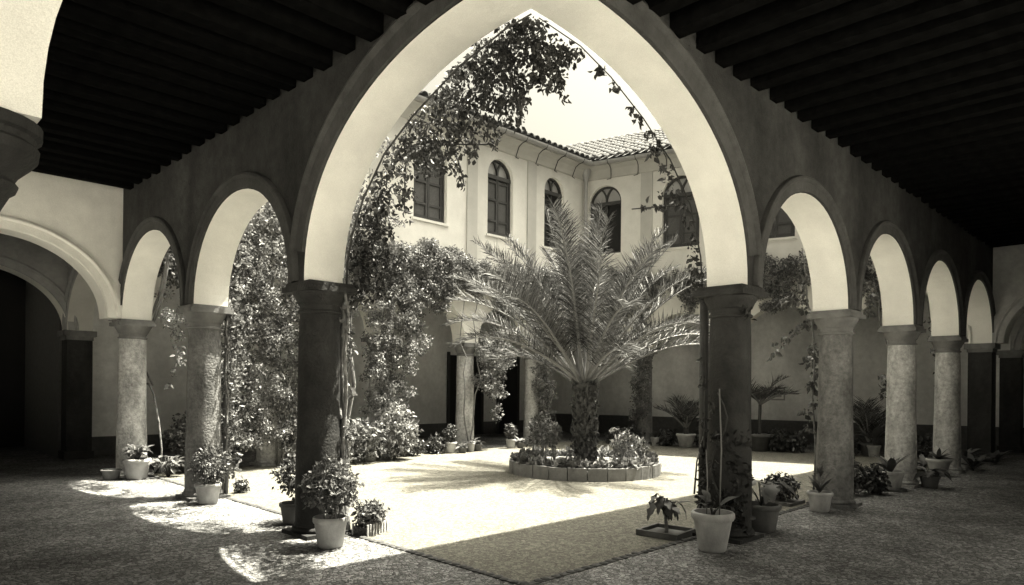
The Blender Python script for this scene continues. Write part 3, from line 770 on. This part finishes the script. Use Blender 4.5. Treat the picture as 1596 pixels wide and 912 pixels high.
# clipped shrub and its neighbours
t = potted(-.23, 2.47, .165, .30, 'pale clay pot with a round clipped shrub in front of the stem-wrapped column')
shrub(t, (0, .0, .60), (.27, .27, .26), 2600, .042, 'leaf', 6, droop=.1)
t = potted(.06, 3.80, .15, .24, 'dark clay pot with loose shrub behind the stem-wrapped column', m='clay_dk')
shrub(t, (-.05, .0, .55), (.25, .25, .25), 900, .05, 'leaf_dk')
t = thing('planter_box', 'small slatted trough with a leafy clump beside the round clipped shrub', 'planter', (.40, 2.72, 0), .3)
b = MB(); b.box(-.17, .17, -.09, .09, .02, .10); b.build('trough', 'soil', t)
for k in range(8):
    for y_ in (-.10, .10):
        b = MB(); b.box(-.165+k*.047-.012, -.165+k*.047+.012, y_-.006, y_+.006, 0, .13); b.build('slat', 'clay', t)
shrub(t, (0, 0, .22), (.20, .13, .14), 800, .05, 'leaf', 3)
t = potted(-.14, 5.78, .165, .27, 'small pale pot with a twiggy dark shrub before the second vine-hung arch column')
shrub(t, (-.02, 0, .52), (.25, .25, .25), 800, .05, 'leaf_dk', 8)
t = thing('shrub', 'tiny ground shrub on the sunlit paving beside the twiggy pot', 'shrub', (.55, 6.35, 0)); shrub(t, (0, 0, .10), (.10, .10, .10), 260, .045, 'leaf_dk', 2)
t = potted(-.08, 8.95, .205, .34, 'wide pale pot of floppy pale leaves at the sunlit column foot'); leafy(t, .30, 44, .13, .045, 15, .9, 'leaf', .22, spread=45)
t = potted(-.42, 9.12, .15, .17, 'low dark bowl tucked beside the wide pale pot', 'pot', m='clay_dk')
for k, (u, v, s, lb) in enumerate(((262, 744, 1.0, 'largest low clump of broad leaves on the paving between two columns'), (287, 738, .85, 'low broad leaf clump touching the column with the twiggy pot'), (243, 738, .8, 'small broad leaf clump beside the wide pale pot'))):
    x, y, _ = gnd(u, v); t = thing('broadleaf_plant', lb, 'plant', (x, y, 0)); leafy(t, 0.0, 34, .15*s, .05*s, 10, 1.0, 'leaf', .34*s, spread=45)
x, y, _ = gnd(275, 735); t = thing('shrub', 'pale leaved shrub rising behind the glossy broad leaf clumps', 'shrub', (x+.35, y+.3, 0)); shrub(t, (0, 0, .62), (.42, .42, .42), 1300, .075, 'leaf_lt')
# right hand row
t = potted(2.45, -.20, .20, .385, 'largest pale clay pot, cane stakes rising from it, before the dark column', flare=.66)
leafy(t, .33, 7, .20, .05, 35, .8, 'big', .16); 
b = MB(); b.tube([(-.02, .06, .3), (-.03, .07, 1.0), (-.015, .05, 1.6)], .007, 6); b.build('cane', 'rachis', t, True)
b = MB(); b.tube([(.07, -.03, .3), (.075, -.02, .7), (.09, -.03, 1.0)], .006, 6); b.build('cane', 'rachis', t, True)
t = thing('planter_box', 'low square tray with dark split-leaved plant beside the largest pot', 'planter', (2.72, .50, 0), .1)
b = MB(); b.box(-.22, .22, -.22, .22, .0, .03); [b.box(*q) for q in ((-.24, .24, -.24, -.21, 0, .07), (-.24, .24, .21, .24, 0, .07), (-.24, -.21, -.21, .21, 0, .07), (.21, .24, -.21, .21, 0, .07))]; b.build('tray', 'clay_dk', t)
b = MB(); b.tube(wander((0, 0, 0), (0, 0, .3), 5, .03), .02, 6); b.build('stem', 'vine', t, True)
leafy(t, .20, 22, .24, .06, 0, 1.1, 'big', .26, notch=True, spread=45)
t = potted(3.76, -.08, .21, .30, 'dark clay pot with drooping split leaves on the far side of the dark column', m='clay_dk')
leafy(t, .28, 12, .34, .10, 15, 1.3, 'big', .30, notch=True)
t = thing('planter_box', 'flat square tray with a dark rounded bush near the spiky potted plant', 'planter', (5.75, .58, 0))
b = MB(); b.box(-.25, .25, -.25, .25, 0, .05); b.build('tray', 'clay_dk', t); shrub(t, (0, 0, .24), (.24, .24, .18), 900, .055, 'leaf_dk', 3)
t = potted(5.51, -.06, .155, .26, 'pale pot with a spiky upright plant before the second column of the long arcade'); leafy(t, .25, 16, .30, .022, 60, .5, 'big', .0, spread=25)
leafy(t, .45, 10, .16, .02, 60, .5, 'big', .0, spread=25)
b = MB(); b.tube(wander((0, 0, .2), (0, .03, .5), 4, .01), .012, 5); b.build('stem', 'vine', t, True)
for (x, y, rr, lb) in ((7.35, .22, .24, 'dark feathery bush on the ground between the spiky plant and strap-leaved pot'), (7.75, -.02, .20, 'second dark bush crowding the strap-leaved pot')):
    t = thing('shrub', lb, 'shrub', (x, y, 0)); shrub(t, (0, 0, rr*1.15), (rr, rr, rr*1.05), 800, .07, 'leaf_dk', 4)
t = potted(8.38, -.06, .20, .31, 'grey clay pot of upright strap leaves in the long arcade'); leafy(t, .28, 12, .42, .05, 62, .6, 'big', .0, spread=18)
b = MB(); b.lathe([(.24, 0), (.24, .03), (.20, .035)], n=20); b.build('saucer', 'clay_dk', t)
t = potted(9.2, -.42, .15, .2, 'dark low pot with broad arching leaves behind the strap-leaved pot', m='clay_dk'); leafy(t, .18, 14, .34, .06, 30, 1.2, 'big', .12)
t = potted(11.16, -.08, .21, .32, 'white flared pot with a dark agave rosette', flare=.62); leafy(t, .30, 22, .30, .035, 38, .5, 'big', .0, spread=28)
t = potted(13.0, -.15, .13, .22, 'small grey pot with arching leaves near the dark square pier'); leafy(t, .2, 16, .36, .04, 50, 1.0, 'big', .05)
for k, (x, y, s, lb) in enumerate(((11.8, .35, 1.0, 'dark arching plant on the courtyard side of the blotched column'), (12.6, -.35, 1.1, 'dark arching plant just past the blotched column on the gallery floor'), (10.3, .35, .9, 'dark arching plant in the arch before the white flared pot'), (13.8, .1, 1.1, 'dark arching plant midway to the dark square pier'), (14.4, -.4, 1.0, 'dark arching plant at the foot of the dark square pier'))):
    t = thing('broadleaf_plant', lb, 'plant', (x, y, 0)); leafy(t, .0, 16, .40*s, .05, 50, 1.1, 'big', .12)
# pots in the rear of the courtyard
def at_line(u, off, P, o0, d):
    lo, hi = -1.0, 16.0
    a_, b_, _ = _ray(u, 600)
    for _ in range(60):
        mid = (lo+hi)/2; q = P(mid, off, 0); cr = a_*(q[1]-CAMY)-b_*(q[0]-CAMX)
        up = (P(hi, off, 0)); crh = a_*(up[1]-CAMY)-b_*(up[0]-CAMX)
        if cr*crh > 0: hi = mid
        else: lo = mid
    return P(lo, off, 0)
def rl(u, off): return at_line(u, off, PRL, RLO, dRL)
def rr(u, off): return at_line(u, off, PRR, RRO, dRR)
x, y, _ = rl(577, .75); t = potted(x, y, .17, .32, 'tall pale pot beside the flowering bush under the rear vine'); shrub(t, (0, 0, .55), (.3, .3, .28), 500, .07, 'leaf_dk')
x, y, _ = rl(616, .85); t = thing('bush', 'pale flowering bush glowing in the sun below the rear vine', 'bush', (x, y, 0)); shrub(t, (0, 0, .62), (.48, .48, .60), 1900, .085, 'leaf_lt', 8)
x, y, _ = rl(560, .9); t = thing('bush', 'dark loose bush at the foot of the vine-hidden rear column', 'bush', (x, y, 0)); shrub(t, (0, 0, .45), (.5, .45, .45), 1300, .085, 'leaf', 6)
for u, off, r_, h, lb, kind in ((703, .50, .15, .27, 'small pale pot with bushy top beside the bare rear column', 1), (722, .66, .11, .14, 'squat pot in front of the bare rear column', 0), (735, .55, .10, .22, 'slim pot with pale leaves hugging the bare rear column', 2), (745, .48, .12, .18, 'small round pot farthest along the bare rear column group', 0), (797, .50, .13, .24, 'pale pot with tall dark shoots before the rear doorway', 1), (812, .6, .11, .16, 'low dark pot next to the leafy sleeved column', 0)):
    x, y, _ = rl(u, off); t = potted(x, y, r_, h, lb, m='clay' if kind else 'clay_dk')
    if kind == 1: shrub(t, (0, 0, h+.22), (.16, .16, .2), 260, .07, 'leaf_dk', 3)
    elif kind == 2: leafy(t, h*.8, 9, .30, .03, 40, .9, 'leaf_lt', .05)
    else: leafy(t, h*.8, 10, .22, .04, 40, .9, 'leaf', .05)
x, y, _ = rr(1070, .55); t = potted(x, y, .25, .38, 'large pale pot holding a cycad with arching fronds in rear shade', flare=.7)
cyc = frond(1.0, math.radians(60), 1.1, 900)
for k in range(15):
    o = link('frond', cyc, t, (0, 0, .5)); o.rotation_euler = (0, random.uniform(-.5, .35), 2*PI*k/15+random.uniform(-.1, .1)); s = random.uniform(.65, 1.0); o.scale = (s,)*3
b = MB(); b.tube([(0, 0, .3), (0, 0, .55)], .07, 8); b.build('stem', 'bark', t)
x, y, _ = rr(1022, .5); t = potted(x, y, .12, .24, 'small pale pot with upright dark leaves near the shaded rear column'); leafy(t, .2, 12, .34, .04, 60, .7, 'big', .05)
x, y, _ = rr(1363, .4); t = potted(x, y, .15, .28, 'pale pot in rear shade with broad leaf plant seen between two columns'); leafy(t, .26, 10, .5, .09, 40, .9, 'big', .25)
x, y, _ = rr(1185, .5); t = thing('potted_plant', 'tall dark potted fern standing behind the thick dark column', 'potted plant', (x, y, 0))
o = link('pot', pot_mesh(.26, .45, .74, True, 'clay_dk'), t); b = MB(); b.tube(wander((0, 0, .3), (0, 0, 1.2), 5, .03), .04, 7); b.build('stem', 'bark', t)
for k in range(14):
    o = link('frond', cyc, t, (0, 0, 1.2)); o.rotation_euler = (0, random.uniform(-.2, .5), 2*PI*k/14+random.uniform(-.1, .1)); s = random.uniform(.6, .95); o.scale = (s,)*3
x, y, _ = rr(1372, .3); t = thing('potted_plant', 'feathery potted fern in the rear shade right of the broad leaf pot'.replace(' right of', ' close to'), 'potted plant', (x, y+.25, 0))
o = link('pot', pot_mesh(.2, .32, .74, True, 'clay_dk'), t)
for k in range(12):
    o = link('frond', cyc, t, (0, 0, .35)); o.rotation_euler = (0, random.uniform(-.5, .2), 2*PI*k/12+random.uniform(-.1, .1)); s = random.uniform(.7, 1.15); o.scale = (s,)*3
SL = ['just past the potted cycad in rear shade', 'behind the thick dark column in rear shade', 'at the foot of the tall dark potted fern', 'under the rear arch with the pale crescent', 'beside the leaf spray of the spiky plant column',
      'behind the palm trunk against the shaded rear column', 'between small upright-leaved pot and potted cycad', 'behind the column with the spiky plant', 'seen between the two blotched columns in rear shade', 'in the shaded corner behind the palm', 'next to the pale flowering bush in the rear', 'between flowering bush and bare rear column']
for k, (u, off, s) in enumerate(((1100, .35, 1), (1130, .4, 1.2), (1155, .35, 1.1), (1215, .3, 1.0), (1240, .3, .9), (985, .4, .9), (1040, .35, .8), (1320, .3, 1.0), (1440, .35, 1.0), (960, .5, .8), (640, .4, .9), (680, .35, .7))):
    x, y, _ = rr(u, off) if u > 900 else rl(u, off)
    t = thing('shrub', 'dark low shrub '+SL[k], 'shrub', (x, y, 0)); shrub(t, (0, 0, .30*s), (.34*s, .34*s, .30*s), 520, .085, 'leaf_dk', 4)

# ------------------------------------------------------------------ climbing vines
def climbing(label, foot, stems, pts, size, material='leaf', group=None, droop=.6, srad=.022, extra=None, smat='vine'):
    t = thing('climbing_vine', label, 'vine', (0, 0, 0), group=group)
    for pl in stems:
        b = MB(); n = len(pl); b.tube(pl, [srad*(1-.55*i/n) for i in range(n)], 6); b.build('stem', smat, t, True)
    if pts is not None and len(pts): foliage(np.asarray(pts), size, material, t, droop=droop)
    if extra is not None: foliage(np.asarray(extra), size, 'leaf_lt', t, droop=droop)
    return t
def belt(P, s0, s1, z0, z1, n, o0=.02, o1=.40, per=26, edge=.35):
    """clusters over a wall strip with a ragged outline and gaps"""
    out = []
    k = 0
    ph = rng.uniform(0, 6, 4)
    while k < n:
        s = rng.uniform(s0, s1); z = rng.uniform(z0-edge, z1+edge)
        lo = z0+edge*.8*math.sin(s*2.3+ph[0])+edge*.5*math.sin(s*5.9+ph[1]); hi = z1+edge*.35*math.sin(s*1.7+ph[2])+edge*.25*math.sin(s*6.7+ph[3])
        if z < lo or z > hi: k += .2; continue
        out.append(clump(P(s, T+rng.uniform(o0, o1), z), (.15, .15, .14), int(per*2.9), .5)); k += 1
    return np.concatenate(out)
def split_light(p, f=.3):
    m_ = rng.uniform(size=len(p)) < f; return p[~m_], p[m_]
for s, s0, s1, lb, heavy in ((2.5, .1, 3.6, 'dense vine curtain burying the rear column next to the crossing wall', 3), (5.1, 3.6, 6.2, 'dense vine spilling down the rear column above the flowering bush', 2), (7.7, 6.2, 8.9, 'vine canopy hanging over the bare pale rear column', 1), (10.2, 8.9, 12.2, 'vine sleeve climbing the slim rear column beside the palm', 1)):
    P = PRL
    pts = [belt(P, s0, s1, 3.75, 4.80, 150*(s1-s0), .02, .34)]
    if heavy == 3:
        pts.append(belt(P, 1.4, 3.5, .25, 3.9, 430, .0, .6, edge=.4))
        pts.append(belt(P, .3, 2.2, 2.3, 4.6, 130, .0, .5))
    if heavy == 2:
        pts.append(belt(P, 4.5, 5.55, .9, 3.8, 150, .0, .5, edge=.35)); pts.append(belt(P, 3.5, 4.6, 3.3, 4.0, 45, 0, .4)); pts.append(belt(P, 5.5, 6.1, 2.2, 3.9, 40, 0, .4))
        pts.append(belt(P, 3.4, 5.2, 4.7, 5.5, 36, 0, .3, per=14))
    if s == 7.7:
        pts.append(belt(P, 7.65, 8.6, 1.55, 2.9, 70, .1, .55, edge=.2)); pts.append(belt(P, 8.3, 8.5, .9, 1.8, 8, .1, .3, per=14))
    if s == 10.2: pts.append(belt(P, 9.85, 10.55, .35, 3.6, 110, .0, .35, edge=.15))
    pts = np.concatenate(pts)
    a_, b_ = split_light(pts, .42)
    x, y, _ = P(s, T+.12, 0)
    st = [wander((x+random.uniform(-.15, .15), y-.1, 0), (x+random.uniform(-.3, .3), y+.05, 3.9), 12, .25) for _ in range(4 if heavy > 1 else 2)]
    climbing(lb, None, st, a_, .047, 'leaf', extra=b_)
for s, s0, s1, lb in ((3.0, 1.0, 4.3, 'vine belt over the rear arches seen past the second column of the long arcade'), (5.6, 4.3, 6.8, 'vine belt on the rear wall above the tall dark fern'), (8.05, 6.8, 9.7, 'vine hanging round the shaded rear column between palm and cycad')):
    pts = [belt(PRR, s0, s1, 3.95, 4.9, 90*(s1-s0), .02, .35)]
    if s == 8.05: pts.append(belt(PRR, 7.85, 8.25, .6, 3.9, 80, 0, .25, edge=.15))
    pts = np.concatenate(pts); a_, b_ = split_light(pts, .25); x, y, _ = PRR(s, T+.1, 0)
    climbing(lb, None, [wander((x, y, 0), (x, y, 4.2), 10, .2)], a_, .050, 'leaf', extra=b_)
# vine over the corner arch: leaves hang round its courtyard edge
def screen(blobs, plane, v, n_per, depth=.25, k=.0):
    out = []
    for u, vv, r_ in blobs:
        n_ = max(4, int(n_per*r_*r_))
        for _ in range(n_):
            a = random.uniform(0, 2*PI); q = math.sqrt(random.random())*r_
            out.append(plane(u+q*math.cos(a), vv+q*math.sin(a)*1.05, v+random.uniform(-.6, 1)*depth))
    return np.array(out)
hb = [(830, 48, 22), (800, 62, 30), (850, 75, 26), (870, 95, 26), (760, 95, 36), (815, 95, 40), (780, 130, 40), (730, 130, 36), (845, 120, 22), (885, 80, 14), (700, 165, 34), (745, 170, 34), (795, 165, 26), (690, 205, 34), (655, 215, 28), (720, 215, 26), (765, 205, 16), (640, 250, 26), (672, 245, 30), (700, 250, 18), (715, 268, 10), (722, 285, 7), (615, 280, 20), (632, 300, 14), (630, 322, 10), (600, 320, 16), (590, 345, 14), (870, 130, 14), (880, 150, 7), (815, 150, 14), (810, 190, 8), (735, 240, 10), (770, 225, 8)]
hb2 = [(575, 345, 12), (565, 380, 16), (585, 385, 22), (600, 360, 16), (560, 415, 18), (590, 425, 26), (570, 450, 24), (612, 405, 20), (610, 445, 24), (640, 300, 8)]
hb2 += [(546+k*3.2+random.uniform(0, 14), 470-k*13, 11) for k in range(14)]
edge = [(541, 410), (549, 365), (567, 308), (599, 240), (644, 180), (714, 105), (787, 46), (828, 22)]
for (u0, v0), (u1, v1) in zip(edge[:-1], edge[1:]):
    for k in range(5): hb2.append((u0+(u1-u0)*k/5+random.uniform(4, 14), v0+(v1-v0)*k/5+random.uniform(2, 12), random.uniform(7, 13)))
p1 = screen(hb, at_x, .48, .25, .25); p2 = screen(hb2, at_x, .36, .30, .10)
stm = []
for path, X in (([(540, 470), (541, 410), (549, 365), (567, 308), (599, 240), (644, 180), (714, 105), (787, 46), (828, 22)], .265), ([(690, 170), (700, 215), (716, 255), (724, 290)], .62), ([(640, 215), (632, 260), (630, 325)], .62), ([(660, 215), (690, 225), (760, 225)], .7), ([(540, 720), (530, 640), (545, 560), (548, 470)], .36), ([(780, 90), (810, 140), (812, 195)], .7)):
    stm.append([at_x(u, v, X+random.uniform(-.02, .02)) for u, v in path])
climbing('dark vine hanging from the peak of the great corner arch, trailing sprays against the sky', None, stm, np.concatenate([p1, p2]), .047, 'leaf_silhouette', droop=.9, srad=.014, smat='pole')
hb3 = [(905, 82, 9), (930, 108, 7), (938, 112, 5), (958, 133, 8), (985, 172, 7), (995, 185, 8), (1012, 208, 9), (1024, 228, 11), (1018, 238, 8), (1040, 262, 9), (1042, 280, 8), (1052, 300, 9), (1032, 258, 6), (1065, 322, 9), (1072, 345, 9), (1080, 372, 10), (1078, 395, 9), (1086, 418, 10), (1085, 440, 9), (1030, 300, 5), (1035, 320, 5)]
climbing('thin vine edging the courtyard side of the great arch above the wooden pole', None, [[at_y(u, v, .40) for u, v in ((1096, 470), (1092, 400), (1076, 320), (1045, 250), (1003, 185), (952, 120), (905, 72), (840, 28))], [at_y(u, v, .6) for u, v in ((1062, 320), (1030, 322), (985, 326))]],
         np.concatenate([screen(hb3, at_y, .42, .24, .10), screen([(1000+k*9, 322+random.uniform(-3, 3), 4) for k in range(7)], at_y, .6, .2, .05)]), .06, 'leaf_silhouette', droop=.8, srad=.010, smat='pole')
# fringe of leaves hanging outside the two arches of the short arcade
fr = [clump((random.uniform(.32, .5), random.uniform(2.3, 3.2), random.uniform(2.5, 4.2)), (.12, .12, .14), 20, .5) for _ in range(26)]
for k in range(170):
    y = random.uniform(3.0, 9.2); z = random.uniform(3.0, 4.9)
    yc = min(LY[1]+1.5 if y > LY[1] else LY[0]+1.6, 99)
    if abs(y-(4.72 if y < LY[1] else 7.92)) < 1.15 and z < 3.15+random.uniform(0, .35): continue
    fr.append(clump((random.uniform(.34, .6), y, z), (.15, .15, .14), 34, .5))
climbing('leafy vine fringe hanging outside the two arches of the short arcade', None, [wander((.36, 3.0, 4.3), (.42, 9.1, 4.3), 14, .15)], np.concatenate(fr), .06, 'leaf')
# twisted stems on the first column
st = []
for k in range(8):
    a0 = random.uniform(-.9, .7); pl = []
    for i in range(16):
        z = 2.75*i/15; a = a0+.5*math.sin(z*2.1+k*1.3)+.25*math.sin(z*5+k); r_ = .285+.03*math.sin(z*3+k*2)+.05*max(0, .4-z)
        pl.append((r_*math.cos(a), LY[0]+r_*math.sin(a), z))
    st.append(pl)
st.append([at_x(u, v, .5) for u, v in ((545, 720), (540, 660), (552, 600), (545, 540), (542, 480))])
lf = np.concatenate([clump((.33*math.cos(a), LY[0]+.33*math.sin(a), z), (.08, .08, .1), 12) for a, z in [(random.uniform(-1, 1.2), random.uniform(.4, 2.7)) for _ in range(26)]])
climbing('bundle of twisted bare vine stems gripping the dark column by the clipped shrub', None, st, lf, .06, 'leaf', srad=.030)
# second column: stems with leaves on the courtyard side
st = []; lf = []
for k in range(4):
    pl = []
    for i in range(13):
        z = 2.8*i/12; a = -.2+.35*math.sin(z*2+k*1.6); r_ = .28+.05*random.random(); pl.append((r_*math.cos(a), LY[1]+r_*math.sin(a), z))
    st.append(pl)
lf = np.concatenate([clump((.36, LY[1]-.05+random.uniform(-.2, .25), random.uniform(.3, 2.9)), (.10, .12, .12), 16) for _ in range(60)])
climbing('leafy vine climbing the courtyard side of the column with the twiggy pot', None, st, lf, .07, 'leaf')
lf = screen([(278, 560, 9), (270, 580, 7), (282, 545, 7), (262, 600, 6)], at_x, .45, .25, .1)
climbing('bare vine stem looping round the sunlit column under the crossing wall', None, [[at_x(u, v, .30) for u, v in ((263, 395), (258, 430), (250, 470), (238, 505), (222, 530), (209, 560), (207, 585), (216, 598), (232, 598), (240, 615), (248, 660), (252, 700), (250, 738))], [at_x(u, v, .34) for u, v in ((262, 400), (250, 455), (228, 510), (220, 545), (226, 575), (238, 600))]], lf, .07, 'leaf', srad=.028)
# long arcade: thin climbers on the courtyard side of the columns
def thin(label, path, Y, blobs, sr=.016, size=.085, per=.30, mat_='leaf_dk'):
    climbing(label, None, [[at_y(u, v, Y) for u, v in path]], screen(blobs, at_y, Y+.02, per, .10), size, mat_, srad=sr)
thin('thin vine rising along the column with the spiky plant, one spray arching out', [(1268, 770), (1272, 700), (1266, 620), (1270, 560), (1266, 500), (1258, 470), (1256, 430), (1250, 390)], .36, [(1268, 545, 9), (1262, 560, 9), (1272, 580, 7), (1265, 600, 9), (1270, 630, 8), (1258, 640, 7), (1262, 665, 7), (1255, 480, 7), (1262, 500, 8), (1245, 510, 5), (1236, 517, 5), (1226, 525, 5), (1216, 535, 5), (1208, 546, 5), (1203, 558, 4), (1256, 410, 9), (1252, 440, 9), (1250, 465, 8), (1248, 390, 6), (1235, 470, 8), (1220, 466, 6)])
thin('thin bare vine beside the column of the strap-leaved pot', [(1389, 745), (1390, 680), (1386, 620), (1388, 560), (1378, 520), (1370, 500), (1370, 470), (1362, 440)], .36, [(1384, 600, 6), (1392, 560, 5), (1388, 640, 6), (1362, 455, 8), (1358, 470, 8), (1352, 485, 7), (1356, 440, 6), (1380, 610, 9), (1376, 590, 7)])
thin('thin speckled vine on the blotched column near the flared pot', [(1460, 720), (1458, 640), (1462, 580), (1455, 530), (1450, 500), (1446, 470)], .36, [(1456, 545, 6), (1462, 560, 6), (1458, 580, 5), (1465, 520, 5), (1450, 520, 5), (1446, 500, 4), (1462, 600, 5)], .012, .07)
pl = thing('downpipe', 'pale drainpipe with bent neck beside the dark square pier', 'pipe', (RX[4]-.52, .36, 0))
b = MB(); b.tube([(-.35, 0, 2.62), (-.25, 0, 2.58), (0, 0, 2.28), (0, 0, 2.1), (0, 0, .1)], .055, 10); b.build('pipe', 'pale', pl, True)
x, y, _ = at_y(1097, 600, .42)
pl = thing('pole', 'straight dark wooden pole standing behind the largest clay pot', 'pole', (x, y, 0))
b = MB(); b.tube([(0, 0, 0), (.006, 0, 1.2), (0, .004, 2.62)], [.055, .052, .05], 10); b.build('shaft', 'pole', pl, True)
b = MB(); b.tube([(.0, .0, 2.60), (.0, -.02, 2.66)], [.075, .07], 10); b.build('head', 'pole', pl)
lf = screen([(1092, 560, 5), (1102, 600, 6), (1098, 660, 8), (1112, 480, 8), (1108, 520, 6)], at_y, .40, .25, .08)
climbing('sparse vine stems leaning along the wooden pole', None, [[at_y(u, v, .46) for u, v in ((1088, 800), (1092, 740), (1100, 690), (1098, 640), (1104, 560), (1108, 500))], [at_y(u, v, .40) for u, v in ((1082, 770), (1086, 720), (1096, 680))]], lf, .07, 'leaf_dk', srad=.012)

# fallen leaves on the paving
pts = [(random.uniform(.3, 3.4), random.uniform(2.2, 7.5), .009) for _ in range(90)]+[(random.uniform(-1.2, .2), random.uniform(2.2, 9), .004) for _ in range(50)]
o = foliage(np.array(pts), .035, 'leaf_dk', None, 'fallen_leaves', droop=0); o['kind'] = 'stuff'; o.scale = (1, 1, .25); o.location = (0, 0, .008)

# square tile plaque on the rear gallery wall
a_, b_, c_ = _ray(1213, 614); n_ = (-dRR[1], dRR[0]); o_ = (RRO[0]-n_[0]*3.44, RRO[1]-n_[1]*3.44)
k_ = ((o_[0]-CAMX)*n_[0]+(o_[1]-CAMY)*n_[1])/(a_*n_[0]+b_*n_[1])
sp = (CAMX+a_*k_-RRO[0])*dRR[0]+(CAMY+b_*k_-RRO[1])*dRR[1]; zp = CAMZ+c_*k_
t = thing('wall_plaque', 'small square tile plaque with nested frames on the shaded rear wall', 'plaque')
for h_, o0, m_ in ((.20, -3.445, 'shadewall'), (.155, -3.435, 'rearwall'), (.10, -3.425, 'shadewall'), (.06, -3.415, 'rearwall')):
    b = MB(); b.obox(PRR, sp-h_, sp+h_, -3.4499, o0+.02, zp-h_, zp+h_); b.build('tile_frame', m_, t)

# leaves clinging to the dark column behind the largest pot
lf = np.concatenate([clump((RX[0]+.27*math.cos(a), .27*math.sin(a), z), (.05, .05, .12), 11) for a, z in [(random.uniform(1.2, 4.4), abs(random.gauss(0, .8))+.15) for _ in range(46)]])
climbing('dark ivy clinging low on the thick column behind the largest pot', None, [[(RX[0]+.26*math.cos(q), .26*math.sin(q), z) for q, z in ((2.0+.3*math.sin(i), i*.16) for i in range(15))], [(RX[0]+.26*math.cos(q), .26*math.sin(q), z) for q, z in ((3.2+.35*math.sin(i*.8), i*.13) for i in range(13))]], lf, .06, 'leaf_silhouette', srad=.014, smat='pole')
